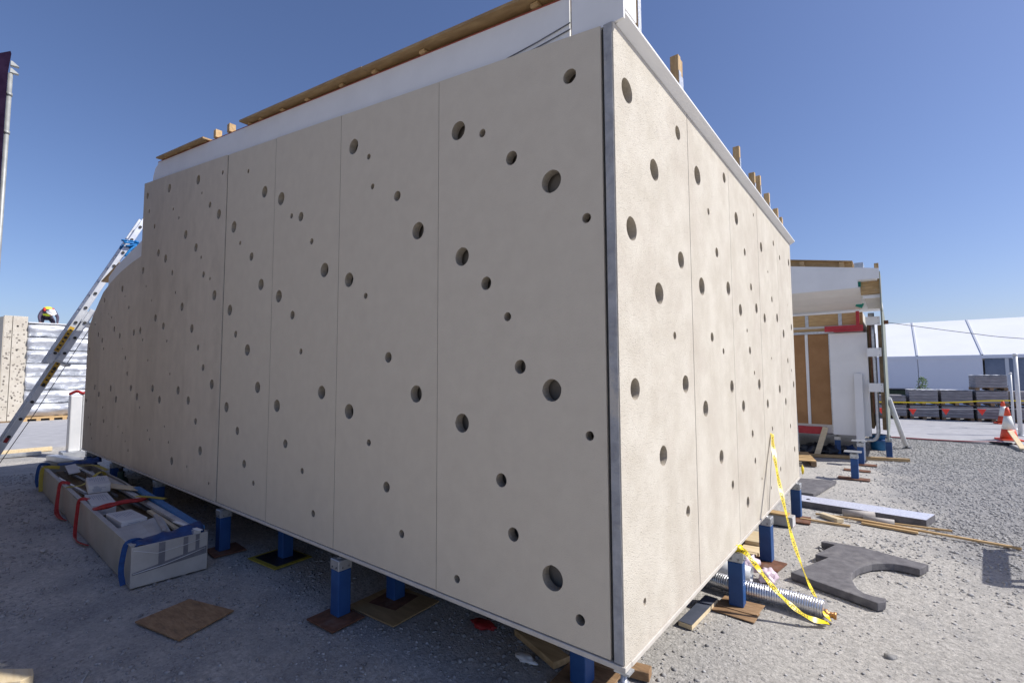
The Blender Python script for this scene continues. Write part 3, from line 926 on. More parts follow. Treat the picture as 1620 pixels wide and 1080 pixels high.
# the load: a bed of boards, then loose things on it
bed = MB()
for k, (y, w) in enumerate(((-.17, .14), (-.02, .15), (.14, .14))):
    bed.box(-5.4, -.06, y - w / 2, y + w / 2, .031, .20 + .01 * k)
tag(incrate(bed.build('board_load', 'brown_ins'), 0, 0, 0), 'dark boards filling the long crate up to its rim', 'boards')


def carton(x, y, z, sx, sy, sz, rz, label, ry=0):
    t = thing('carton', label, 'box', (0, 0, 0), 0, 'white cartons in the crate')
    MB().box(-sx / 2, sx / 2, -sy / 2, sy / 2, 0, sz).build('carton_body', 'carton', t, bev=.004)
    m = MB()
    rr = random.Random(int(x * 100))
    for k in range(7):
        z0 = sz * (.18 + .1 * k)
        a = -sy * .34 + rr.random() * sy * .1
        m.box(sx / 2 + .0003, sx / 2 + .0009, a, a + sy * (.2 + .35 * rr.random()), z0, z0 + .004)
    for k in range(8):
        y0 = -sy * .36 + k * sy * .09
        m.box(-sx * .3, -sx * .3 + sx * (.2 + .3 * rr.random()), y0, y0 + .004, sz + .0003, sz + .0009)
    m.build('print', 'grey_print', t)
    return incrate(t, x, y, z, rz, 0, ry)


carton(-1.02, -.10, .222, .46, .20, .13, 4, 'white printed carton lying under the red sling')
carton(-2.10, -.12, .222, .66, .20, .12, -3, 'white carton lying flat behind the red sling')
carton(-2.72, -.04, .345, .50, .20, .095, -6, 'white carton perched on top of another carton', ry=2)
sh = MB()
n = 8
grid = []
for i in range(n + 1):
    for j in range(n + 1):
        u, v = i / n, j / n
        x = -.78 + .74 * u
        y = -.24 + .36 * v * (1 - .25 * u)
        grid.append((x, y, .30 + .02 * math.sin(u * 3) + .04 * v * (1 - u) + .018 * mnoise.noise(Vector((u * 3, v * 3, 1)))))
sh.add(grid, [(i * (n + 1) + j, (i + 1) * (n + 1) + j, (i + 1) * (n + 1) + j + 1, i * (n + 1) + j + 1) for i in range(n) for j in range(n)])
o = incrate(sh.build('cardboard_sheet', 'card'), 0, 0, 0)
o.modifiers.new('thick', 'SOLIDIFY').thickness = .004
tag(o, 'bent grey cardboard sheet on the near end of the crate', 'cardboard')
o = incrate(MB().bar((-2.3, .245, .36), (-.05, .235, .345), .06, .03).build('blue_plank', 'blue_plank'), 0, 0, 0)
tag(o, 'long bright blue plank lying along the house side of the crate', 'plank')
for k, (a, b, m, lab) in enumerate((((-3.0, .16, .325), (.02, .185, .335), 'aluminium', 'thin silver strip reaching past the near end of the crate'),
                                    ((-4.9, .05, .33), (-2.5, .15, .33), 'galv', 'grey metal channel at the far end of the crate, beside the house'),
                                    ((-4.7, -.08, .30), (-2.3, .06, .30), 'dark_steel', 'dark metal channel lying in the far half of the crate'),
                                    ((-4.3, -.2, .275), (-2.9, -.12, .27), 'white_board', 'short white strip at the far end of the crate'))):
    o = incrate(MB().bar(a, b, .055 - .01 * k, .028).build('metal_strip', m), 0, 0, 0)
    tag(o, lab, 'strip')
o = incrate(MB().box(-.14, .34, -.02, .012, 0, .006, rot=(0, 0, R(8))).build('white_lath', 'white_board'), -.28, .17, .352)
tag(o, 'pale lath sticking out over the crate corner beside the blue post', 'lath')
o = incrate(MB().prism([(-2.55, .05), (-1.95, .26), (-2.2, .28), (-2.9, .1)], 0, .006, 'z').build('board_offcut', 'pale_wood'), 0, 0, .352, 0, 3)
tag(o, 'pale flat board offcut behind the cartons in the crate', 'offcut')
rr2 = random.Random(21)
for k, (x, y, L_, w, m, lab) in enumerate(((-3.9, .10, 1.2, .09, 'card', 'flat card strip among the channels in the crate'), (-3.3, .20, .9, .06, 'galv', 'short galvanised channel beside the perched carton'),
                                          (-4.6, -.02, .8, .12, 'carton', 'white sheet offcut in the far end of the crate'), (-1.75, .14, .7, .05, 'dark_steel', 'dark bar lying beside the flat carton in the crate'),
                                          (-.75, .12, .9, .04, 'pale_wood', 'pale lath beside the cardboard sheet in the crate'), (-.55, .05, .6, .03, 'roll_grey', 'grey strip beside the cardboard sheet in the crate'))):
    o = incrate(MB().box(-L_ / 2, L_ / 2, -w / 2, w / 2, 0, .02).build('loose_strip', m), x, y, .222 + .03 * (k % 3) + .05, rr2.uniform(-7, 7), rr2.uniform(-12, 12))
    tag(o, lab, 'strip')
# dark blue tarpaulin tumbling over the near end
tp = MB()
n, mm = 14, 8
g = []
for i in range(n + 1):
    for j in range(mm + 1):
        u, v = i / n, j / mm
        x = -.20 + .195 * v
        y = -.25 + .50 * u
        z = .315 + .05 * math.sin(math.pi * v) * (0.4 + u) + .025 * mnoise.noise(Vector((u * 6, v * 4, 5)))
        g.append((x, y, z))
tp.add(g, [(i * (mm + 1) + j, (i + 1) * (mm + 1) + j, (i + 1) * (mm + 1) + j + 1, i * (mm + 1) + j + 1) for i in range(n) for j in range(mm)], True)
o = incrate(tp.build('tarpaulin', 'tarp'), 0, 0, 0)
o.modifiers.new('thick', 'SOLIDIFY').thickness = .004
tag(o, 'dark blue tarpaulin bunched along the near end of the crate', 'tarpaulin')
tp = MB()
tp.add([(p[0], p[1], p[2] + .03 * mnoise.noise(Vector((p[1] * 9, p[0] * 9, 1)))) for p in g], [(i * (mm + 1) + j, (i + 1) * (mm + 1) + j, (i + 1) * (mm + 1) + j + 1, i * (mm + 1) + j + 1) for i in range(n) for j in range(mm)], True)
o = incrate(tp.build('tarpaulin', 'tarp'), -5.0, .13, .03)
o.modifiers.new('thick', 'SOLIDIFY').thickness = .004
tag(o, 'dark blue tarpaulin hump at the far end of the crate', 'tarpaulin')


def strap(name, pts, w, m, label, cat, up=(0, 0, 1), k=6):
    o = incrate(MB().ribbon(catenary(pts, k), w, up=up, t=.005).build(name, m), 0, 0, 0)
    return tag(o, label, cat)


# red slings: a bundle over the cartons and two loops hanging to the ground
b = MB()
for q in range(5):
    dy = .012 * q
    b.tube(catenary([(-1.62 + dy, -.25, .34), (-1.5 + dy * 2, -.17, .372 + .012 * (q % 3)), (-1.46 + dy, -.03, .395 + .01 * (q % 2)), (-1.52 + dy * 2, .10, .385), (-1.66 + dy, .20, .365)], 6), .013, 8)
tag(incrate(b.build('red_sling', 'red_sling'), 0, 0, 0), 'red lifting sling bundled across the white cartons', 'sling')
for x0, xx, lab in ((-3.35, .0, 'red sling loop hanging down the crate side, further from its near end'), (-2.05, .0, 'red sling loop hanging over the crate side near its middle')):
    b = MB()
    b.ribbon(catenary([(x0 - .1, -.20, .335), (x0 - .12, -.278, .345), (x0 - .02, -.31, .22), (x0 + .10, -.335, .03), (x0 + .30, -.34, .012), (x0 + .52, -.30, .012)], 8), .032, up=(1, .3, .2), t=.008)
    if x0 < -3:
        b.ribbon(catenary([(x0 - .02, -.20, .338), (x0 - .05, -.284, .345), (x0 + .06, -.318, .2), (x0 + .16, -.33, .05), (x0 + .42, -.32, .012)], 8), .03, up=(1, .2, .3), t=.008)
    tag(incrate(b.build('red_sling', 'red_sling'), 0, 0, 0), lab, 'sling')
strap('yellow_strap', [(-1.62, .10, .40), (-1.5, .22, .385), (-1.38, .30, .37)], .05, 'yellow_strap', 'yellow strap end lying beside the red sling bundle', 'strap')
strap('yellow_strap', [(-3.1, -.275, .345), (-3.05, -.12, .36), (-3.15, .05, .47), (-3.2, .12, .40)], .045, 'yellow_strap', 'yellow strap running from the crate rim up to the perched carton', 'strap')
strap('yellow_strap', [(-5.0, -.30, .01), (-5.02, -.30, .20), (-5.0, -.275, .345), (-4.9, -.12, .34)], .045, 'yellow_strap', 'yellow strap hanging down the far end of the crate', 'strap', up=(1, 0, 0))
strap('yellow_strap', [(-4.6, .05, .37), (-4.3, .18, .40), (-3.9, .25, .37)], .05, 'yellow_strap', 'yellow strap draped over the far metal channels', 'strap')

# ------------------------------------------------------------------ small things on the shaded ground
base_plate('plywood_sheet', [(-3.21, -.905), (-2.705, -.80), (-2.845, -.415), (-3.30, -.55)], 0.0, .012, 'old_ply', 'worn square of brown plywood lying flat in the shade', cat='plywood')
tag(MB().prism([(-3.30, -1.72), (-3.0, -1.495), (-2.935, -1.44), (-2.85, -1.447), (-2.83, -1.50), (-3.10, -1.80)], .0, .05, 'z').build('timber_offcut', 'pale_wood', bev=.003),
    'pale sunlit timber offcut lying in the sun patch', 'timber')
tag(MB().tube([(-2.58, -1.31, .006), (-2.72, -1.235, .012)], .006, 6).build('steel_rod', 'galv'), 'thin bright steel rod on the shaded ground', 'rod')
rag = MB()
bm = bmesh.new()
bmesh.ops.create_icosphere(bm, subdivisions=3, radius=1)
sp_v = [v.co.copy() for v in bm.verts]
sp_f = [tuple(v.index for v in f.verts) for f in bm.faces]
bm.free()


def lump(name, c, s, m, amp, sc, seed, smooth=True):
    vs = []
    for v in sp_v:
        n1 = mnoise.noise(v * sc + Vector((seed, 0, 0)))
        n2 = mnoise.noise(v * sc * 2.7 + Vector((0, seed, 0)))
        k = 1 + amp * n1 + amp * .5 * n2
        vs.append((c[0] + v.x * s[0] * k, c[1] + v.y * s[1] * k, max(.001, c[2] + v.z * s[2] * k)))
    return MB().add(vs, sp_f, smooth).build(name, m)


tag(lump('rag', (-1.30, .54, .012), (.10, .05, .016), 'red_sling', .5, 2, 3), 'red rag on the ground under the long wall', 'rag')
for x, y, lab in ((-7.05, -1.0, 'scrap of white paper on the gravel beside the crate'), (-5.6, -1.05, 'small torn paper scrap near the red sling loops')):
    tag(lump('paper_scrap', (x, y, .006), (.06, .022, .006), 'card', .5, 2, x), lab, 'scrap')
tag(MB().box(-1.05, -.62, .50, .62, .0, .04, rot=(0, 0, R(-20))).build('timber_offcut', 'timber_flat', bev=.003), 'brown timber offcut under the corner of the house', 'timber')
tag(MB().box(-.52, -.18, .62, .70, .0, .05, rot=(0, 0, R(12))).build('timber_offcut', 'old_ply', bev=.003), 'dark timber block lying behind the corner post', 'timber')
tag(lump('glove', (-.83, .40, .014), (.07, .03, .016), 'cone_white', .5, 2, 8), 'crumpled white glove on the ground near the corner post', 'glove')
for k, (x, y, w, lab) in enumerate(((-3.0, .9, .5, 'timber bearer lying far under the house, nearer its corner'), (-5.2, 1.1, .7, 'timber bearer lying far under the middle of the house'))):
    tag(MB().box(x - w, x + w, y - .05, y + .05, 0, .09, rot=(0, 0, R(20 + 10 * k))).build('timber_bearer', 'timber_flat'), lab, 'timber')

# ------------------------------------------------------------------ things on the sunlit side
FT = [(.212, 2.646), (.422, 3.215), (.320, 3.225), (.438, 3.628), (.322, 3.642), (.34, 3.70), (.48, 3.70), (.612, 3.713), (1.11, 3.538), (1.047, 3.37), (.95, 3.39), (.877, 3.386), (.82, 3.35), (.777, 3.312), (.73, 3.26), (.699, 3.199),
      (.655, 3.11), (.627, 3.006), (.612, 2.91), (.618, 2.815), (.628, 2.735), (.645, 2.665), (.67, 2.60), (.705, 2.552), (.76, 2.535), (.836, 2.54), (.83, 2.47), (.788, 2.415)]
o = MB().prism([(x - .6, y - 3.0) for x, y in FT], 0, .058, 'z').build('foam_cutout', 'foam', bev=.004)
o.location = (.6, 3.0, .002)
tag(o, 'thick charcoal foam board with a round bite cut out, lying on gravel', 'foam board')
o = MB().prism([(-.664, .10), (.666, .0), (.576, -.337), (-.62, -.238)], 0, .075, 'z').build('board_core', 'foam', bev=.002)
t = thing('insulation_board', 'long dark insulation board with a silver foil face', 'insulation', (.579, 5.405, .002))
o.parent = t
MB().prism([(-.662, .098), (.664, .0), (.574, -.335), (-.618, -.236)], .0755, .0775, 'z').build('foil_facing', 'foil_face', t)
o = MB().prism([(-.36, .45), (.186, .60), (.018, -.55), (-.20, -.56)], 0, .05, 'z').build('foam_slab', 'foam', bev=.003)
o.location = (0, 6.34, .002)
tag(o, 'flat grey foam slab half under the end of the house', 'foam board')
sticks = [((.02, 4.56, .012), (.50, 4.575, .012), .030, 'timber lath pointing out from the post by the insulation board'),
          ((.14, 4.87, .016), (1.36, 5.02, .014), .020, 'thin pale lath lying against the insulation board'),
          ((.47, 4.835, .034), (1.83, 4.725, .016), .034, 'very long thin timber batten stretching out over the gravel'),
          ((.59, 4.79, .012), (1.075, 4.735, .012), .040, 'short batten lying beneath the long batten')]
for a, b, w, lab in sticks:
    tag(MB().bar(a, b, w, .020).build('timber_lath', 'timber_flat', bev=.002), lab, 'lath', 'timber laths on the gravel')
o = MB().prism([(-.13, -.03), (.11, -.05), (.13, .03), (-.14, .04)], 0, .045, 'z').build('timber_wedge', 'pale_wood', bev=.004)
o.location = (.31, 4.76, .002)
o.rotation_euler.z = R(-35)
tag(o, 'split timber wedge among the laths', 'timber')
for a, b, r, lab in (((.60, 4.90, .036), (.88, 4.92, .034), .034, 'small grey mat roll resting on the laths'), ((.40, 5.02, .042), (.70, 5.10, .042), .040, 'small grey mat roll tucked against the insulation board')):
    tag(MB().tube([a, b], r, 16).build('mat_roll', 'roll_grey'), lab, 'roll')

# foil duct with corrugations
dt = thing('foil_duct', 'ribbed silver ventilation duct lying under the house edge beside the post', 'duct', (.51, 2.055, 0))
n = 320
pth, rad = [], []
for k in range(n + 1):
    x = -1.05 + 1.05 * k / n
    pth.append((x, .03 - .055 * x + .014 * math.sin(k * .03) - .02, .064))
    rad.append(.0590 + .0026 * math.sin(k * 1.26))
MB().tube(pth, rad, 26).build('duct_hose', 'foil', dt)
fit = MB().lathe([(.030, 0), (.030, .012), (.019, .014), (.019, .045), (.024, .047), (.024, .062)], (0, 0, 0), 16).build('duct_fitting', 'brass', dt)
fit.rotation_euler = (0, R(90), 0)
fit.location = (.002, -.008, .045)
wp = thing('white_pipe', 'white plastic pipe lying behind the silver duct', 'pipe', (-.02, 2.36, 0))
ring = MB()
nn = 22
vs, fs = [], []
for x, r in ((0, .064), (0, .055), (-.6, .055), (-.6, .064)):
    for k in range(nn):
        a = 2 * math.pi * k / nn
        vs.append((x, r * math.cos(a) - x * .08, .068 + r * math.sin(a)))
for i in range(4):
    for k in range(nn):
        fs.append((i * nn + k, i * nn + (k + 1) % nn, ((i + 1) % 4) * nn + (k + 1) % nn, ((i + 1) % 4) * nn + k))
ring.add(vs, fs, True).build('pipe_body', 'white_plastic', wp)
MB().tube([(-.08, .006, .068), (-.05, .004, .068)], .069, 22).build('pipe_collar', 'white_plastic', wp)
tag(lump('plastic_bag', (.07, 2.48, .045), (.06, .075, .055), 'pink_plastic', .7, 2.2, 4), 'crumpled pink plastic bag between two posts', 'bag')
tag(lump('plastic_bag', (-.12, 2.60, .06), (.09, .08, .075), 'pink_plastic', .7, 2.4, 14), 'crumpled pink plastic further under the house', 'bag')
bb = thing('insulation_offcut', 'short dark blue faced board with yellow core lying at the house edge', 'board', (-.20, 1.60, .002), R(-3))
MB().box(-.045, .045, -.25, .25, .0, .030).build('board_core', 'pale_wood', bb)
MB().box(-.045, .045, -.25, .25, .0302, .034).build('board_face', 'blue_grey', bb)
tag(MB().box(-.27, -.10, 3.02, 3.32, .0, .035).build('timber_block', 'pale_wood', bev=.003), 'flat pale timber block under the house behind the second post', 'timber', 'timber offcuts under the house edge')
tag(MB().box(-.28, -.14, 3.2, 3.55, .036, .075, rot=(0, 0, R(6))).build('timber_block', 'pale_wood', bev=.003), 'pale timber block stacked across another block', 'timber', 'timber offcuts under the house edge')
tag(MB().prism([(-.20, 2.86), (-.14, 2.84), (-.10, 3.10), (-.22, 3.08)], .012, .03, 'z').build('timber_block', 'pale_wood', bev=.002), 'thin pale wood piece leaning by the second post', 'timber', 'timber offcuts under the house edge')
pb = thing('tile_box', 'white carton with a pink edge under the house before the last post', 'box', (-.14, 4.22, .0), R(-2))
MB().box(-.20, .145, -.05, .10, .001, .105).build('box_body', 'card', pb, bev=.002)
MB().box(.1453, .149, -.048, .098, .004, .103).build('box_end', 'carton', pb)
MB().box(.1492, .1505, -.048, .098, .004, .010).build('box_edge', 'pink_plastic', pb)
MB().box(-.20, .10, -.045, .09, .1055, .125).build('box_lid', 'timber_flat', pb)
tag(MB().lathe([(.035, 0), (.04, .01), (.04, .03), (.03, .035)], (0, 0, 0), 16).build('rubber_wheel', 'black_plastic'), 'small black wheel beneath the far corner of the end wall', 'wheel')
o = bpy.data.objects['rubber_wheel']
o.location = (.02, 5.30, .05)
o.rotation_euler = (R(90), 0, 0)

# ------------------------------------------------------------------ caution tape
def tape(name, pts, w, label, tw0, tw1):
    path = catenary(pts, 16)
    n = len(path)
    tws = [tw0 + (tw1 - tw0) * (k / (n - 1)) + 14 * math.sin(k * .35) for k in range(n)]
    t = thing(name, label, 'tape', (0, 0, 0), 0, 'caution tape')
    MB().ribbon(path, w, up=(-.55, .83, 0.02), t=.0012, twist=tws).build('tape_band', 'caution_yellow', t)
    # lettering mapped along the band
    acc = [0.0]
    for a, b in zip(path, path[1:]):
        acc.append(acc[-1] + (b - a).length)
    cu = bpy.data.curves.new('txt', 'FONT')
    cu.body = 'CAUTION'
    cu.size = w * .95
    cu.align_y = 'CENTER'
    to = bpy.data.objects.new('txt', cu)
    COL.objects.link(to)
    bpy.context.view_layer.update()
    dg = bpy.context.evaluated_depsgraph_get()
    tm = bpy.data.meshes.new_from_object(to.evaluated_get(dg))
    tv = [v.co.copy() for v in tm.vertices]
    tf = [tuple(p.vertices) for p in tm.polygons]
    bpy.data.objects.remove(to)
    bpy.data.meshes.remove(tm)
    width = max(v.x for v in tv) + w * 1.3
    m = MB()

    def at(s, v, off):
        i = 0
        while i < n - 2 and acc[i + 1] < s:
            i += 1
        f = (s - acc[i]) / max(1e-6, acc[i + 1] - acc[i])
        p = path[i].lerp(path[i + 1], f)
        d = (path[min(i + 2, n - 1)] - path[max(i - 1, 0)]).normalized()
        sd = d.cross(Vector((-.55, .83, .02))).normalized()
        nn_ = sd.cross(d).normalized()
        a = R(tws[i] + (tws[i + 1] - tws[i]) * f)
        s2 = sd * math.cos(a) + nn_ * math.sin(a)
        n2 = s2.cross(d).normalized()
        return p + s2 * v + n2 * off
    s0 = w * .4
    while s0 + width < acc[-1]:
        for side, off in ((1, .0028), (-1, -.0028)):
            m.add([at(s0 + v.x, v.y * side, off) for v in tv], tf)
        s0 += width
    o = m.build('lettering', 'black_print', t, fix=False)
    o['kind'] = 'stuff'
    return t


tape('caution_tape', [(.012, 3.215, 1.115), (.06, 3.02, .93), (.15, 2.76, .66), (.27, 2.46, .37), (.40, 2.20, .165), (.50, 2.03, .07), (.545, 1.985, .03)], .038,
     'yellow caution tape hanging from a wall hole down to the duct end', 8, 50)
tape('caution_tape', [(-.02, 1.87, .415), (.05, 1.86, .41), (.13, 1.85, .33), (.22, 1.855, .22), (.32, 1.875, .12), (.43, 1.90, .05), (.535, 1.965, .022)], .038,
     'yellow caution tape sagging from the post top to the duct end', 20, 70)
tag(MB().tube(catenary([(.012, 3.21, 1.12), (.015, 3.12, .9), (.012, 3.02, .62), (.004, 2.99, .44)], 8), .0022, 5).build('cord', 'dark_steel'), 'thin dark cord hanging from the taped hole down the end wall', 'cord')
tag(lump('caution_tape', (-.01, 1.865, .428), (.05, .03, .020), 'caution_yellow', .6, 3, 5), 'knot of yellow caution tape on top of the duct post', 'tape', 'caution tape')
tag(lump('caution_tape', (.03, 4.84, .52), (.014, .02, .05), 'caution_yellow', .6, 3, 6), 'yellow tape scrap stuck to the far edge of the end wall', 'tape', 'caution tape')

# trestle standing just beyond the view, whose shadow falls on the gravel
tr = thing('trestle', 'wooden trestle with splayed legs standing on the gravel', 'trestle', (2.25, 4.42, 0), R(-6))
MB().box(-.055, .055, -.52, .52, .72, .80).build('trestle_top', 'timber_flat', tr, bev=.003)
for sx in (-1, 1):
    for sy in (-1, 1):
        MB().bar((sx * .06, sy * .46, .77), (sx * .26, sy * .50, .0), .05, .03).build('leg', 'timber', tr)
MB().bar((-.2, -.49, .25), (.2, -.49, .25), .03, .06).build('stretcher', 'timber', tr)
MB().bar((-.2, .49, .25), (.2, .49, .25), .03, .06).build('stretcher', 'timber', tr)

# ------------------------------------------------------------------ second house beyond
h2 = thing('neighbour_house', 'unfinished white house with plywood infill beyond the perforated end wall', 'house')
MB().box(-6, .50, 9.86, 14.5, .46, 2.90).build('wall_core', 'white_board', h2)
MB().box(-6, .78, 8.84, 14.5, 3.36, 3.46).build('roof', 'white_board', h2)
MB().prism([(-3.2, 3.234), (.496, 3.236), (.496, 3.38), (.806, 3.371), (.814, 3.556), (-3.2, 4.21)], 8.80, 8.83, 'y').build('fascia', 'white_board', h2)
for k in range(3):
    y0, y1 = 8.835 + .32 * k, 8.835 + .32 * (k + 1) - .006
    z0, z1 = 3.235 - .30 * (y0 - 8.83), 3.235 - .30 * (y1 - 8.83)
    MB().hexa([(-6, y0, z0), (.515, y0, z0), (.515, y0, z0 + .02), (-6, y0, z0 + .02)], [(-6, y1, z1), (.515, y1, z1), (.515, y1, z1 + .02), (-6, y1, z1 + .02)]).build('soffit_board', 'white_board', h2)
# roof timber
def rz(x): return 3.65 - .164 * (x - .43)
MB().prism([(-3.2, rz(-3.2) + .115), (.43, rz(.43) + .09), (.43, rz(.43) + .108), (-3.2, rz(-3.2) + .133)], 8.86, 9.6, 'y').build('deck_board', 'plywood', h2)
MB().prism([(-3.2, rz(-3.2)), (.42, rz(.42) - .004), (.42, rz(.42) + .088), (-3.2, rz(-3.2) + .113)], 8.95, 8.99, 'y').build('rim_board', 'timber_flat', h2)
for x in (-2.2, -1.3, -.38, .26):
    MB().box(x - .04, x + .04, 8.88, 8.948, rz(x) - .01, rz(x) + .085).build('joist_end', 'timber_flat', h2)
MB().box(.45, .585, 8.9, 9.3, 3.60, 3.715).build('roof_flashing', 'galv', h2)
MB().box(.745, .81, 8.85, 8.91, 3.55, 3.66).build('joist_end', 'timber', h2)
b = MB().box(.525, .825, 8.98, 9.08, 3.125, 3.40).build('beam_end', 'timber_flat', h2, bev=.003)
for k, (x, z) in enumerate(((.58, 3.26), (.64, 3.34), (.76, 3.36), (.75, 3.19))):
    MB().tube([(x, 8.979, z), (x, 8.975, z)], .008, 8).build('screw', 'bolt', b)
MB().box(.49, .535, 8.90, 8.97, 3.27, 3.38).build('sealing_tape', 'green_tape', h2)
MB().box(.42, .53, 9.55, 9.62, 2.96, 3.05, rot=(0, R(25), 0)).build('sealing_tape', 'green_tape', h2)
MB().box(.56, .815, 9.0, 9.5, 3.05, 3.10).build('soffit_board', 'white_board', h2)
MB().hexa([(.57, 9.02, 3.10), (.81, 9.02, 3.11), (.82, 9.02, 2.85), (.62, 9.02, 2.86)], [(.57, 9.04, 3.10), (.81, 9.04, 3.11), (.82, 9.04, 2.85), (.62, 9.04, 2.86)]).build('cladding', 'panel', h2)
# timber band under the eave
MB().box(-6, .505, 9.80, 9.859, 2.645, 2.885).build('timber_beam', 'timber_flat', h2)
for x in (-1.6, -.95, -.45, .13):
    MB().box(x - .03, x + .03, 9.785, 9.7995, 2.645, 2.885).build('steel_stud', 'galv', h2)
MB().box(-6, .40, 9.78, 9.7845, 2.60, 2.644).build('plasterboard_strip', 'carton', h2)
MB().box(-6, .50, 9.79, 9.855, 2.54, 2.60).build('timber_beam', 'timber_flat', h2)
MB().box(-6, .03, 9.77, 9.79, 2.49, 2.538).build('lintel', 'galv', h2)
r = MB().box(-.13, .51, 9.66, 9.70, 2.515, 2.625).build('red_bracket', 'red_steel', h2)
MB().box(.40, .455, 9.65, 9.70, 2.626, 2.90).build('red_bracket', 'red_steel', h2)
MB().box(.02, .50, 9.62, 9.6595, 2.50, 2.53).build('red_bracket', 'red_steel', h2)
for x in (-3.36, -2.24, -1.12):
    MB().box(x, x + 1.055 if x < -1.2 else -.50, 9.80, 9.83, .635, 2.485).build('infill_sheet', 'hardboard', h2)
MB().box(-.50 + .055, -.085, 9.80, 9.83, .635, 2.485).build('infill_sheet', 'hardboard', h2)
MB().box(-.50, -.448, 9.785, 9.835, .63, 2.487).build('batten', 'white_board', h2)
MB().box(-.083, -.066, 9.77, 9.84, .46, 2.487).build('edge_strip', 'galv', h2)
MB().box(-.064, .557, 9.75, 9.775, .45, 2.48).build('white_panel', 'white_board', h2)
MB().box(-6, -.19, 9.80, 9.90, .43, .58).build('floor_beam', 'red_steel', h2)
# service gap with plates, pipes and outer skin
for z0, z1 in ((2.605, 2.765), (1.995, 2.16), (1.318, 1.485)):
    p_ = MB().box(.55, .775, 9.60, 9.615, z0, z1).build('bracket_plate', 'white_board', h2)
    for z in (z0 + .03, z1 - .03):
        MB().tube([(.745, 9.60, z), (.745, 9.594, z)], .008, 8).build('screw', 'bolt', p_)
MB().box(.790, .815, 9.58, 13.9, .40, 3.05).build('outer_skin', 'skin_board', h2)
MB().box(.73, .7895, 9.64, 13.9, .60, 2.60).build('insulation', 'brown_ins', h2)
MB().box(.56, .60, 9.80, 13.9, .60, 2.7).build('insulation', 'brown_ins', h2)
MB().box(.808, .824, 8.9, 9.57, 2.85, 3.52).build('outer_skin', 'skin_board', h2)
MB().tube(catenary([(.655, 9.70, 2.62), (.66, 9.70, 1.6), (.66, 9.70, .75), (.655, 9.70, .52), (.60, 9.70, .41), (.50, 9.70, .385), (.30, 9.70, .38)], 8), .032, 12).build('waste_pipe', 'galv', h2)
MB().tube([(.61, 9.72, 2.6), (.615, 9.72, .9)], .014, 8).build('conduit', 'rust', h2)
MB().tube([(.64, 9.66, 2.62), (.64, 9.66, 2.84)], .05, 14).build('vent_pipe', 'galv', h2)
# leaning boards and posts in front of it
o = MB().bar((.383, 9.56, .01), (.385, 9.70, 1.665), .133, .02, up=(0, 1, 0)).build('leaning_board', 'white_board')
tag(o, 'tall narrow white board leaning on the white house panel', 'board')
o = MB().bar((-.36, 9.6, .0), (-.20, 9.78, .58), .10, .03, up=(0, 1, 0)).build('leaning_board', 'pale_wood')
tag(o, 'short pale plank propped against the red floor beam', 'board')
o = MB().bar((-.62, 9.35, .0), (-.70, 9.60, 1.6), .012, .025, up=(0, 1, 0)).build('metal_strip', 'galv')
tag(o, 'thin metal strip leaning beside the end wall of the perforated house', 'strip')
g2 = 'blue jack posts around the second house'
for x, y, lab in ((.386, 7.55, 'blue jack post with nothing on it, standing out in front of the second house'),
                  (.395, 9.10, 'blue jack post just before the second house, beside the leaning board'),
                  (.80, 10.20, 'blue jack post beneath the outer skin of the second house'),
                  (-.02, 9.95, 'blue jack post in shadow below the white house panel')):
    o = copy_tree(first)
    o.location = (x, y, 0)
    tag(o, lab, 'post', g2)
    if y < 9.5:
        MB().box(-.13, .10, -.10, .10, .4240, .4345).build('top_plate', 'galv', o)
    else:
        MB().box(-.04, .04, -.04, .04, .4240, .4545).build('packer', 'galv', o)
base_plate('base_plate', rect(.37, 7.53, .42, .20, 2), 0, .0115, 'rust', 'rusty plate under the empty post before the second house', gp)
base_plate('base_plate', rect(.37, 8.35, .38, .18, 2), 0, .0115, 'rust', 'bare rusty plate lying without a post', gp)
base_plate('base_plate', rect(.45, 9.05, .36, .20, 2), 0, .0115, 'rust', 'rusty plate under the post by the leaning board', gp)
bk = thing('blue_tub', 'round blue tub standing behind the second house posts', 'tub', (.60, 11.4, 0))
MB().lathe([(.13, 0), (.16, .30), (.17, .30), (.17, .33), (.15, .33)], n=20).build('tub_body', 'blue_plank', bk)
MB().lathe([(.168, .20), (.178, .205), (.178, .225), (.168, .23)], n=20).build('tub_rib', 'blue_paint', bk)
tag(MB().bar((-.62, 9.45, .03), (1.10, 9.95, .03), .07, .055).build('timber_beam', 'timber_flat', bev=.003), 'long timber lying on the gravel in front of the second house', 'timber')
pl = thing('pallet', 'wooden pallet lying between the two houses', 'pallet', (-.72, 8.75, 0), R(14))
for k in range(6):
    MB().box(-.5, .38, -.55 + k * .19, -.55 + k * .19 + .14, .09, .108).build('slat', 'timber_flat', pl)
for x in (-.45, -.05, .30):
    MB().box(x, x + .08, -.55, .54, .002, .089).build('runner', 'pallet_wood', pl)
for k, (x, y, s, m, lab) in enumerate(((-.45, 10.05, .24, 'black_plastic', 'black plastic sheeting heaped under the second house by the pallet'),
                                       (-.10, 10.02, .22, 'black_plastic', 'black plastic heap under the white panel of the second house'),
                                       (.14, 10.1, .15, 'tarp', 'dark blue crumpled bag beside the black plastic heap'))):
    tag(lump('plastic_heap', (x, y, .08), (s, s * .8, .12), m, .9, 2.4, 20 + k), lab, 'plastic')
pr = thing('push_pull_prop', 'slanted white steel prop bracing the second house wall', 'prop', (0, 0, 0))
MB().tube([(.83, 10.9, 1.15), (1.07, 12.0, .08)], .045, 14).build('prop_tube', 'white_plastic', pr)
MB().tube([(1.06, 11.96, .10), (1.10, 12.12, .0)], .025, 10).build('prop_foot', 'dark_steel', pr)
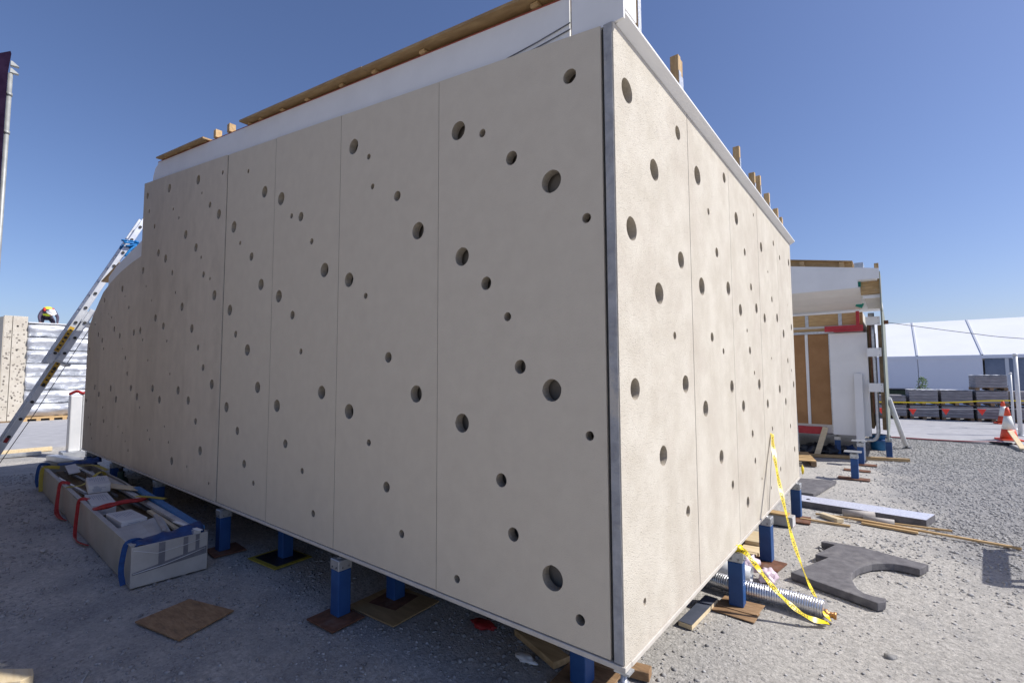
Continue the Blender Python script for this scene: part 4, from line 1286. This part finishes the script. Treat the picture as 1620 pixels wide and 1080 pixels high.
MB().box(1.03, 1.17, 12.03, 12.2, 0, .012).build('prop_base', 'dark_steel', pr)

# ------------------------------------------------------------------ paver stacks behind the rope
PR = R(7)
def pack(x, y, z, w, label, foil=False, h=.40):
    t = thing('paver_pack', label, 'pavers', (x, y, z), PR, 'packs of pavers on pallets')
    for k in range(3):
        MB().box(-w / 2 + k * (w - .1) / 2, -w / 2 + k * (w - .1) / 2 + .1, -.42, .42, .001, .075).build('pallet_block', 'pallet_wood', t)
    MB().box(-w / 2, w / 2, -.42, .42, .0755, .095).build('pallet_deck', 'pallet_wood', t)
    nrow = 4
    for k in range(nrow):
        z0 = .0955 + k * h / nrow
        MB().box(-w / 2 + .012, w / 2 - .012, -.405, .405, z0, z0 + h / nrow - .006).build('paver_course', 'paver_stack', t, bev=.006)
    if foil:
        vs, fs = [], []
        n = 10
        for i in range(n + 1):
            for j in range(5):
                vs.append((-w / 2 + w * i / n, -.41 + .205 * j, .0975 + h + .02 + .025 * mnoise.noise(Vector((i * .9 + x * 3, j, y)))))
        fs = [(i * 5 + j, (i + 1) * 5 + j, (i + 1) * 5 + j + 1, i * 5 + j + 1) for i in range(n) for j in range(4)]
        o = MB().add(vs, fs).build('film_cover', 'white_plastic', t)
        o.modifiers.new('thick', 'SOLIDIFY').thickness = .01
    return t
rowx = [(.36, .80), (1.66, .80), (2.535, .83), (3.42, .80), (4.35, .80)]
nm = ['beside the second house wall', 'second along from the house wall', 'in the middle below the film cover', 'under the tall stack', 'beyond the cones']
for k, (x, w) in enumerate(rowx):
    y = 20.9 + (x - 1.66) * .12
    if k == 0:
        x, w = .80, .76
        y = 20.8
    pack(x, y, .021, w, 'bottom pack of grey pavers ' + nm[k])
    pack(x, y, .545 - .0 + .0, w, 'upper pack of grey pavers ' + nm[k], foil=k in (1, 2), h=.40 if k else .22)
pack(3.42, 20.9 + 1.76 * .12, 1.063, .80, 'topmost pack of grey pavers with white film, on the tall stack', foil=True)
# rope with flags, yellow tape and their stakes
rp = thing('flag_rope', 'thin rope with red triangular flags strung before the pavers', 'rope')
MB().tube(catenary([(-.6, 18.02, .54), (1.3, 18.0, .525), (2.1, 18.0, .555), (3.0, 18.0, .585), (3.52, 18.0, .61), (5.6, 18.0, .62)], 5), .006, 6).build('rope_line', 'white_plastic', rp)
for x, z in ((1.343, .524), (2.127, .556), (2.927, .585), (.55, .525), (4.2, .60)):
    MB().prism([(x - .10, z), (x + .10, z), (x, z - .19)], 17.985, 17.991, 'y').build('flag', 'flag_red', rp)
tag(MB().ribbon(catenary([(-.6, 18.4, .69), (.8, 18.4, .70), (2.2, 18.4, .735), (3.5, 18.4, .835), (5.8, 18.4, .80)], 6), .035, up=(0, 1, 0), t=.003).build('barrier_tape', 'caution_yellow'), 'yellow barrier tape strung in front of the paver packs', 'tape')


def stake(x, y, h, label, r=.035, z=.02):
    t = thing('fence_post', label, 'post', (x, y, z), 0, 'white fence posts')
    MB().tube([(0, 0, .015), (0, 0, h)], r, 12).build('post_tube', 'white_plastic', t)
    MB().lathe([(r * 1.3, h), (r * 1.3, h + .03), (r * .6, h + .05)], n=12).build('post_cap', 'white_plastic', t)
    MB().lathe([(.11, 0), (.11, .02), (.05, .03)], n=16).build('post_base', 'galv', t)
    return t


stake(3.46, 16.25, 2.10, 'tall white post behind the traffic cones', .045)
stake(3.60, 18.2, 1.60, 'slimmer white post behind the tall one', .03)
stake(-.7, 18.2, 1.2, 'white post hidden behind the second house wall', .03)
stake(5.7, 18.2, 1.6, 'white post out beyond the cones', .03)


def cone(x, y, h, label):
    t = thing('traffic_cone', label, 'cone', (x, y, .02), R(10), 'orange traffic cones')
    r0, r1 = .17 * h / .8, .03 * h / .8
    def rr(f): return r0 + (r1 - r0) * f
    for name, a, b, m in (('cone_body', .05, .34, 'cone_orange'), ('reflective_band', .34, .74, 'cone_white'), ('cone_tip', .74, 1.0, 'cone_orange')):
        MB().lathe([(rr(a), a * h), (rr(b), b * h)], n=20).build(name, m, t)
    MB().box(-r0 * 1.25, r0 * 1.25, -r0 * 1.25, r0 * 1.25, 0, .05 * h).build('cone_foot', 'cone_orange', t, bev=.01)
    return t


cone(3.07, 14.90, .80, 'orange and white traffic cone at the edge of the gravel')
cone(3.62, 20.0, .76, 'orange and white traffic cone before the tall paver stack')
tag(MB().bar((3.08, 14.75, .26), (3.02, 12.9, .05), .09, .03).build('timber_plank', 'pale_wood'), 'pale plank leaning down from the traffic cone', 'plank')
tag(MB().tube(catenary([(.2, 13.90, .02), (.8, 13.92, .03), (1.6, 13.95, .025), (2.3, 13.96, .035), (2.75, 14.0, .06), (2.98, 14.05, .03), (3.4, 13.7, .03), (5, 13.5, .03)], 8), .012, 6).build('red_rope', 'red_sling'), 'red rope lying along the edge of the gravel', 'rope')
tag(lump('dark_sack', (2.85, 14.0, .03), (.22, .07, .04), 'black_plastic', .5, 2.4, 31), 'flat dark sack at the foot of the traffic cone', 'sack')

# ------------------------------------------------------------------ marquee
TA = R(0)
mq = thing('marquee', 'long white marquee tent with straight roof seams beyond the pavers', 'tent', (2.9, 27.85, .02), TA)
XL, XR, EZ, RZ_, DP = -28.0, 22.0, 2.40, 4.38, 10.0
seams = [-28, -24.2, -20.4, -16.6, -12.8, -9.0, -5.2, -1.08, 1.14, 3.4, 5.7, 9.5, 13.3, 17.1, 22.0]
for a, b in zip(seams, seams[1:]):
    MB().hexa([(a + .02, 0, EZ), (b - .02, 0, EZ), (b - .02, 0, EZ + .02), (a + .02, 0, EZ + .02)], [(a + .02, DP / 2, RZ_), (b - .02, DP / 2, RZ_), (b - .02, DP / 2, RZ_ + .02), (a + .02, DP / 2, RZ_ + .02)]).build('roof_sheet', 'tent', mq)
    MB().hexa([(a + .02, DP, EZ), (b - .02, DP, EZ), (b - .02, DP, EZ + .02), (a + .02, DP, EZ + .02)], [(a + .02, DP / 2 + .001, RZ_), (b - .02, DP / 2 + .001, RZ_), (b - .02, DP / 2 + .001, RZ_ + .02), (a + .02, DP / 2 + .001, RZ_ + .02)]).build('roof_sheet', 'tent', mq)
    MB().hexa([(b - .035, -.01, EZ + .021), (b + .035, -.01, EZ + .021), (b + .035, -.01, EZ + .05), (b - .035, -.01, EZ + .05)], [(b - .035, DP / 2, RZ_ + .021), (b + .035, DP / 2, RZ_ + .021), (b + .035, DP / 2, RZ_ + .05), (b - .035, DP / 2, RZ_ + .05)]).build('roof_rafter', 'tent_frame', mq)
    if a < 1.0:
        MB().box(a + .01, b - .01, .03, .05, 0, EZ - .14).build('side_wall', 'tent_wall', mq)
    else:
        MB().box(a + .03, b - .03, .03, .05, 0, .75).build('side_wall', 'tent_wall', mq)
        w_ = (b - a) / 3
        for k in range(3):
            MB().box(a + w_ * k + .06, a + w_ * (k + 1) - .06, .035, .045, .76, EZ - .16).build('window_pane', 'glass_dark', mq)
            MB().box(a + w_ * (k + 1) - .06, a + w_ * (k + 1) + .06, .02, .06, .751, EZ - .145).build('window_post', 'tent_frame', mq)
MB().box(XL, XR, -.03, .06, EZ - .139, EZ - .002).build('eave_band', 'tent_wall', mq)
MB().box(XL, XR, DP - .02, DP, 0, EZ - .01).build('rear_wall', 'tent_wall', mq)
# shrubs before the tent
def shrub(x, y, h, w, label, name='shrub', m='leaf', n=420, seed=1):
    t = thing(name, label, 'shrub', (x, y, .0))
    rr = random.Random(seed)
    st = MB()
    for k in range(5):
        a = rr.random() * 6.28
        st.tube([(0, 0, 0), (math.cos(a) * w * .2, math.sin(a) * w * .2, h * .5), (math.cos(a) * w * .35, math.sin(a) * w * .35, h * .85)], [.014, .01, .004], 5)
    st.build('stem', 'stem', t)
    lf = MB()
    for k in range(n):
        u = rr.random() ** .6
        a = rr.random() * 6.28
        z = h * (.28 + .72 * rr.random())
        rad = w * .5 * u * (1 - .55 * abs(z / h - .55) / .45)
        c = Vector((math.cos(a) * rad, math.sin(a) * rad, z))
        d = Vector((rr.gauss(0, 1), rr.gauss(0, 1), rr.gauss(.3, 1))).normalized()
        s = d.orthogonal().normalized()
        L_ = .05 + .05 * rr.random()
        lf.add([c, c + d * L_ * .5 + s * L_ * .25, c + d * L_, c + d * L_ * .5 - s * L_ * .25], [(0, 1, 2, 3)])
    lf.build('foliage', m, t, fix=False)
    return t


shrub(1.85, 25.0, 1.45, .5, 'small bright green shrub in front of the marquee wall', seed=3)
shrub(3.95, 23.2, 1.45, .6, 'dark green bush beside the tall paver stack', m='hedge', seed=5)
shrub(6.2, 24, 1.3, .7, 'dark green bush beyond the fence posts', m='hedge', seed=6)
bx = thing('dark_container', 'low dark green container behind the paver packs', 'container', (.55, 23.5, .02), PR)
MB().box(-1.0, .95, -.5, .5, 0, .95).build('container_body', 'hedge', bx, bev=.02)
MB().box(-1.02, .97, -.52, .52, .951, 1.0).build('container_lid', 'black_plastic', bx)

# overhead wire from the second house
wr = thing('overhead_wire', 'thin dark wire running from the second house past the marquee', 'wire')
MB().tube(catenary([(.84, 10.02, 2.68), (2.0, 9.96, 2.40), (2.75, 9.90, 2.25), (5.0, 9.7, 1.95), (8, 9.4, 2.3)], 6), .006, 6).build('wire_line', 'dark_steel', wr)
MB().box(.826, .90, 9.98, 10.06, 2.64, 2.71).build('wire_anchor', 'rust', wr)
tp_ = thing('fence_post', 'timber post holding the far end of the overhead wire', 'post', (8, 9.4, .02), 0, 'white fence posts')
MB().tube([(0, 0, 0), (0, 0, 2.4)], .05, 10).build('post_tube', 'white_plastic', tp_)

# ------------------------------------------------------------------ beyond the far end of the house
ld = thing('extension_ladder', 'aluminium extension ladder leaning on the far end of the house, tied with blue rope', 'ladder', (-10.55, -1.185, 0))
dirv = Vector((0, .408, .913))
nrm = Vector((0, -.913, .408))          # away from the house


def rail(s0, s1, off, name):
    rails = []
    for x in (-.20, .20):
        a = Vector((x, 0, 0)) + dirv * s0 + nrm * off
        b = Vector((x, 0, 0)) + dirv * s1 + nrm * off
        rails.append(MB().bar(a, b, .032, .088, up=nrm).build(name, 'aluminium', ld, bev=.004))
    k = s0 + .18
    while k < s1 - .1:
        a = Vector((-.235, 0, 0)) + dirv * k + nrm * off
        MB().tube([a, a + Vector((.47, 0, 0))], .017, 10).build('rung', 'galv', ld)
        MB().tube([a + Vector((.4545, 0, 0)), a + Vector((.474, 0, 0))], .024, 10).build('rung_plug', 'black_print', rails[1])
        k += .30
    return rails


base_r = rail(.0, 3.15, .0, 'base_rail')
fly_r = rail(2.05, 5.2, .11, 'fly_rail')
for s in (2.12, 2.9):
    g_ = MB().box(-.222, .222, -.06, .165, -.018, .018).build('guide_bracket', 'galv', ld)
    g_.location = dirv * s
    g_.rotation_euler = (R(-24), 0, 0)
for s, off, rl in ((1.90, 0.0, base_r), (2.50, .11, fly_r)):
    c = Vector((.2165, 0, 0)) + dirv * s + nrm * off
    lb = MB().bar(c - dirv * .24, c + dirv * .24, .003, .070, up=nrm).build('warning_label', 'yellow_label', ld)
    for k in range(6):
        cc = c + dirv * (-.20 + .075 * k) + Vector((.002, 0, 0))
        MB().bar(cc - dirv * .010, cc + dirv * .018, .002, .034, up=nrm).build('label_print', 'black_print', lb)
c = Vector((.2165, 0, 0)) + dirv * .72
MB().bar(c - dirv * .04, c + dirv * .04, .003, .05, up=nrm).build('warning_label', 'red_sling', ld)
MB().tube([Vector((.1, 0, 0)) + dirv * 3.1 - nrm * .12, Vector((.1, 0, 0)) + dirv * 1.2 - nrm * .13, Vector((.1, 0, 0)) + dirv * .1 - nrm * .10], .006, 6).build('pulley_rope', 'dark_steel', ld)
for x in (-.20, .20):
    MB().box(x - .03, x + .03, -.07, .07, 0, .05).build('rubber_foot', 'black_plastic', ld)
rpt = MB()
rr = random.Random(4)
kn = Vector((-10.50, .66, 4.16))
for k in range(9):
    d1 = Vector((rr.uniform(-.1, .3), rr.uniform(-.22, .12), rr.uniform(-.1, .1)))
    rpt.tube(catenary([kn + d1, kn + Vector((.22, 0, rr.uniform(-.08, .08))), kn + Vector((.1, rr.uniform(-.2, .1), rr.uniform(-.1, .12)))], 5), .02, 6)
rpt.tube(catenary([kn + Vector((.25, 0, 0)), kn + Vector((.26, -.02, -.2)), kn + Vector((.25, .0, -.48))], 5), [.028] * 10 + [.008], 6)
rpt.tube(catenary([kn + Vector((.25, 0, 0)), kn + Vector((.26, -.10, -.12)), kn + Vector((.25, -.17, -.25))], 5), [.022] * 10 + [.008], 6)
tag(rpt.build('blue_rope', 'blue_rope'), 'bright blue rope knotted round the ladder top', 'rope')

# white wrapped bundle, jacks and timber by the far end
wb = thing('wrapped_bundle', 'tall white plastic wrapped bundle with red straps beyond the far end', 'bundle', (-12.6, .34, 0))
MB().box(-.12, .12, -.13, .06, .12, 1.28).build('bundle_wrap', 'white_plastic', wb, bev=.02, seg=2)
MB().box(-.12, .12, .065, .2, .12, 1.30).build('bundle_wrap', 'white_plastic', wb, bev=.02, seg=2)
MB().tube(catenary([(-.1, -.12, 1.3), (0, -.02, 1.36), (.1, .06, 1.32), (.05, .18, 1.37)], 5), .03, 8).build('bundle_strap', 'red_sling', wb)
MB().box(-.22, .22, -.22, .3, .0, .119).build('bundle_base', 'aluminium', wb)
tag(MB().bar((-12.4, -.05, .06), (-10.9, .28, .06), .16, .10).build('metal_channel', 'aluminium', bev=.005), 'pale metal channel on the ground beyond the crate', 'channel')
for k, (x, y, lab) in enumerate(((-10.45, .18, 'dark bottle jack just beyond the far end of the long wall'), (-9.3, .02, 'dark bottle jack under the far end of the long wall'), (-7.75, .02, 'dark teal canister under the long wall behind the crate'))):
    j = thing('bottle_jack', lab, 'jack', (x, y, 0), 0, 'jacks under the far end of the house')
    MB().lathe([(.09, 0), (.09, .18), (.075, .24), (.04, .26), (.04, .33)], n=16).build('jack_body', 'tarp' if k != 2 else 'hedge', j)
    MB().lathe([(.025, .331), (.025, .38), (.04, .38), (.04, .40)], n=12).build('jack_ram', 'dark_steel', j)
for k, (a, b, m, lab) in enumerate((((-14.1, -1.6, .05), (-14.1, .20, .05), 'pale_wood', 'pale timber beam lying at the edge of the concrete road'), ((-13.6, -1.6, .04), (-13.5, -.05, .04), 'galv', 'grey steel section lying before the timber beam'))):
    tag(MB().bar(a, b, .12, .09 - .02 * k).build('lying_beam', m, bev=.004), lab, 'beam')
tag(lump('paper_scrap', (-14.2, .62, .03), (.1, .14, .04), 'red_sling', .5, 2, 41), 'red scrap by the foot of the wrapped bundle', 'scrap')

# foil wrapped packs and the drilled panels standing beyond the road
gw = 'silver wrapped packs in the tall stack'
ords = ['lowest', 'second lowest', 'third lowest', 'middle', 'third from the top', 'second from the top', 'topmost']
for k in range(7):
    z0 = .17 + k * .4955
    n, m_ = 70, 12
    vs = []
    for i in range(n + 1):
        y = .80 + 4.2 * i / n
        for j in range(m_ + 1):
            v = j / m_
            z = z0 + .475 * v
            bul = .24 * math.sin(math.pi * v ** 1.5) ** .75
            bul += .06 * mnoise.noise(Vector((y * 2.2, v * 2.5, k * 3.1))) + .04 * mnoise.noise(Vector((y * 6, v * 5, k)))
            vs.append((-24.15 + bul, y, z))
        vs.append((-25.3, y, z0 + .47))
        vs.append((-25.3, y, z0))
    w_ = m_ + 3
    fs = []
    for i in range(n):
        for j in range(w_):
            j2 = (j + 1) % w_
            fs.append((i * w_ + j, (i + 1) * w_ + j, (i + 1) * w_ + j2, i * w_ + j2))
    fs.append(tuple(range(w_)))
    fs.append(tuple(n * w_ + j for j in range(w_ - 1, -1, -1)))
    tag(MB().add(vs, fs, True).build('wrapped_pack', 'silver_wrap'), ords[k] + ' silver plastic wrapped pack in the tall stack across the road', 'pack', gw)
tag(MB().box(-25.3, -24.0, .80, 5.0, 3.625, 3.67).build('stack_cover', 'white_plastic', bev=.01), 'white sheet covering the silver wrapped stack', 'cover')
bp_ = thing('bearer_pallet', 'timber bearers under the silver wrapped stack', 'pallet', (-24.6, 2.9, .02))
for k in range(12):
    MB().box(-.65, .62, -2.1 + k * .36, -1.98 + k * .36, .0, .08).build('bearer', 'timber_flat', bp_)
MB().box(-.65, .60, -2.1, 2.1, .081, .148).build('pallet_deck', 'timber_flat', bp_)

ps = thing('drilled_panel_stack', 'upright beige drilled panels standing at the left of the silver stack', 'panels', (-24.0, .2, .02))
rr = random.Random(12)
for k, (y0, y1) in enumerate(((-.02, .185), (.20, .585))):
    p_ = MB().box(-1.2, 0, y0, y1, .05, 3.84).build('panel_slab', 'panel_rough', ps, bev=.005)
    hm = MB()
    for q in range(42 if k == 0 else 74):
        y = rr.uniform(y0 + .03, y1 - .03)
        z = rr.uniform(.15, 3.7)
        rad = rr.choice((.016, .022, .03))
        n = 10
        hm.add([(.002, y + rad * math.cos(6.283 * i / n), z + rad * 1.1 * math.sin(6.283 * i / n)) for i in range(n)] + [(.002, y, z)], [(i, (i + 1) % n, n) for i in range(n)])
    o = hm.build('hole', 'membrane', p_, fix=False)
    o['kind'] = 'stuff'
MB().box(-1.25, .03, -.2, .6, 0, .0495).build('panel_base', 'pallet_wood', ps)
MB().prism([(-1.2, -.24), (0.0, -.036), (0.0, -.024), (-1.2, -.024)], .05, 3.80, 'z').build('panel_slab', 'panel', ps)

# mast at the edge of the view
ms = thing('steel_mast', 'tall grey mast with fin darkened as in shadow standing beside the yard', 'mast', (-10.0, -1.150, 0))
MB().tube([(0, .008, 0), (0, .008, 6.55)], .030, 14).build('mast_pole', 'mast_grey', ms)
for z in (5.55, 6.18):
    MB().lathe([(.040, 0), (.040, .05)], (0, .008, z), 14).build('mast_collar', 'mast_grey', ms)
MB().prism([(-.30, 0.0), (-.026, 0.0), (-.026, 6.5), (.0, 6.86), (-.012, 6.90), (-.30, 6.66)], .01, .05, 'x').build('mast_fin', 'mast_fin_shade', ms)
for z in (6.58, 6.70):
    MB().prism([(0, z - .02), (.10, z - .01), (.02, z + .05), (0, z + .05)], -.03, .04, 'x').build('mast_bracket', 'mast_grey', ms)

# ------------------------------------------------------------------ the worker on the stack
pz = 3.672
W = thing('person', 'worker in yellow vest and white helmet crouching on top of the silver stack', 'person', (-24.95, 1.42, pz))


def skin_body(name, verts, edges, radii, m, root=0, sub=2):
    me = bpy.data.meshes.new(name)
    me.from_pydata(verts, edges, [])
    o = bpy.data.objects.new(name, me)
    COL.objects.link(o)
    o.parent = W
    sk = o.modifiers.new('skin', 'SKIN')
    me.skin_vertices.new()if not me.skin_vertices else None
    for i, r_ in enumerate(radii):
        me.skin_vertices[0].data[i].radius = (r_, r_) if not isinstance(r_, tuple) else r_
        me.skin_vertices[0].data[i].use_root = i == root
    sub_ = o.modifiers.new('sub', 'SUBSURF')
    sub_.levels = sub
    sub_.render_levels = sub
    me.materials.append(MATS[m])
    return o


# kneeling, leaning forward (towards +X), hands down on the sheet
V = [(-.25, 0, .34), (-.12, 0, .46), (.05, 0, .545), (.20, 0, .53), (.29, .02, .47),          # pelvis..chest..neck base, head root
     (.16, .18, .50), (.27, .26, .28), (.38, .24, .05),                                  # left arm
     (.16, -.18, .50), (.27, -.27, .28), (.38, -.25, .05),                               # right arm
     (-.24, .13, .28), (.08, .17, .09), (-.32, .17, .065),                               # left leg folded
     (-.24, -.13, .28), (.08, -.17, .09), (-.32, -.17, .065), (.37, .03, .43)]
E_ = [(0, 1), (1, 2), (2, 3), (3, 4), (3, 5), (5, 6), (6, 7), (3, 8), (8, 9), (9, 10), (0, 11), (11, 12), (12, 13), (0, 14), (14, 15), (15, 16), (4, 17)]
Rr = [.14, .14, .16, .15, .06, .075, .052, .034, .075, .052, .034, .10, .075, .05, .10, .075, .05, .06]
skin_body('body', V, E_, Rr, 'dark_cloth')
skin_body('vest', [(-.16, 0, .42), (-.10, 0, .475), (.05, 0, .555), (.19, 0, .54)], [(0, 1), (1, 2), (2, 3)], [.165, .172, .198, .178], 'hi_vis')
for y in (-.10, .10):
    skin_body('vest_stripe', [(-.10, y * 1.1, .55), (.05, y * 1.1, .63), (.22, y * 1.2, .61), (.30, y * 1.3, .50)], [(0, 1), (1, 2), (2, 3)], [.035, .04, .045, .04], 'red_cloth')
hd = lump('head', (0, 0, 0), (.085, .078, .105), 'skin', .05, 1.5, 2)
for v in hd.data.vertices:
    pass
hd.parent = W


def reseat(o, loc, rot):
    o.location = loc
    o.rotation_euler = rot


bpy.data.objects.remove(hd)
hv = []
for v in sp_v:
    k = Vector((v.x * .092, v.y * .076, v.z * .112))
    if v.x > .75 and abs(v.y) < .3 and -.3 < v.z < .15:
        k.x += .022 * (1 - abs(v.y) / .3)                 # nose
    if v.x > .4 and -.1 < v.z < .2 and .2 < abs(v.y) < .6:
        k.x -= .010                                       # eye sockets
    if v.z < -.5:
        k.x += .012                                       # chin
    if abs(v.y) > .93 and abs(v.z) < .3:
        k.y *= 1.18                                       # ears
    hv.append(k)
hd = MB().add(hv, sp_f, True).build('head', 'skin', W)
reseat(hd, (.42, .05, .43), (0, R(38), R(12)))
hm = MB().lathe([(.150, 0), (.152, .008), (.118, .012), (.117, .05), (.100, .10), (.062, .135), (.012, .147)], (0, 0, .015), 22).box(.08, .175, -.06, .06, .012, .022).build('helmet', 'helmet', W)
reseat(hm, (.42, .05, .43), (0, R(38), R(12)))
for sy in (-1, 1):
    h0 = Vector((.385, .245 * sy, .040))
    hv_, he_, hr_ = [tuple(h0), tuple(h0 + Vector((.055, 0, -.014)))], [(0, 1)], [(.036, .020), (.036, .017)]
    for q in range(4):
        b0 = len(hv_)
        y = -.027 + .018 * q
        L_ = (.06, .072, .068, .052)[q]
        hv_ += [tuple(h0 + Vector((.085, y, -.014))), tuple(h0 + Vector((.085 + L_ * .55, y * 1.15, -.020))), tuple(h0 + Vector((.085 + L_, y * 1.2, -.030)))]
        he_ += [(1, b0), (b0, b0 + 1), (b0 + 1, b0 + 2)]
        hr_ += [(.010, .010), (.009, .009), (.007, .007)]
    b0 = len(hv_)
    hv_ += [tuple(h0 + Vector((.03, -.045 * sy, -.012))), tuple(h0 + Vector((.07, -.066 * sy, -.022)))]
    he_ += [(0, b0), (b0, b0 + 1)]
    hr_ += [(.012, .012), (.009, .009)]
    skin_body('hand', hv_, he_, hr_, 'skin', sub=1)

# ------------------------------------------------------------------ unseen house across the yard, added to shade the long wall
h3 = thing('shading_house', 'brown clad house out of view across the yard, added to shade the long wall', 'house', (-9.6, -5.6, 0))
for k in range(11):
    x0 = -5.94 + k * 1.08
    MB().box(x0, x0 + 1.07, 1.55, 1.60, .45, 5.3).build('wall_panel', 'brown_clad', h3)
MB().box(-5.94, 5.94, -1.6, 1.545, .42, 5.25).build('wall_core', 'brown_ins', h3)
MB().box(-6.1, 6.1, -1.8, 1.7, 5.31, 5.5).build('roof', 'dark_steel', h3)
for x in (-5.5, -2.75, 0, 2.75, 5.5):
    for y in (-1.4, 1.4):
        MB().box(x - .05, x + .05, y - .05, y + .05, 0, .419).build('post_tube', 'blue_paint', h3)
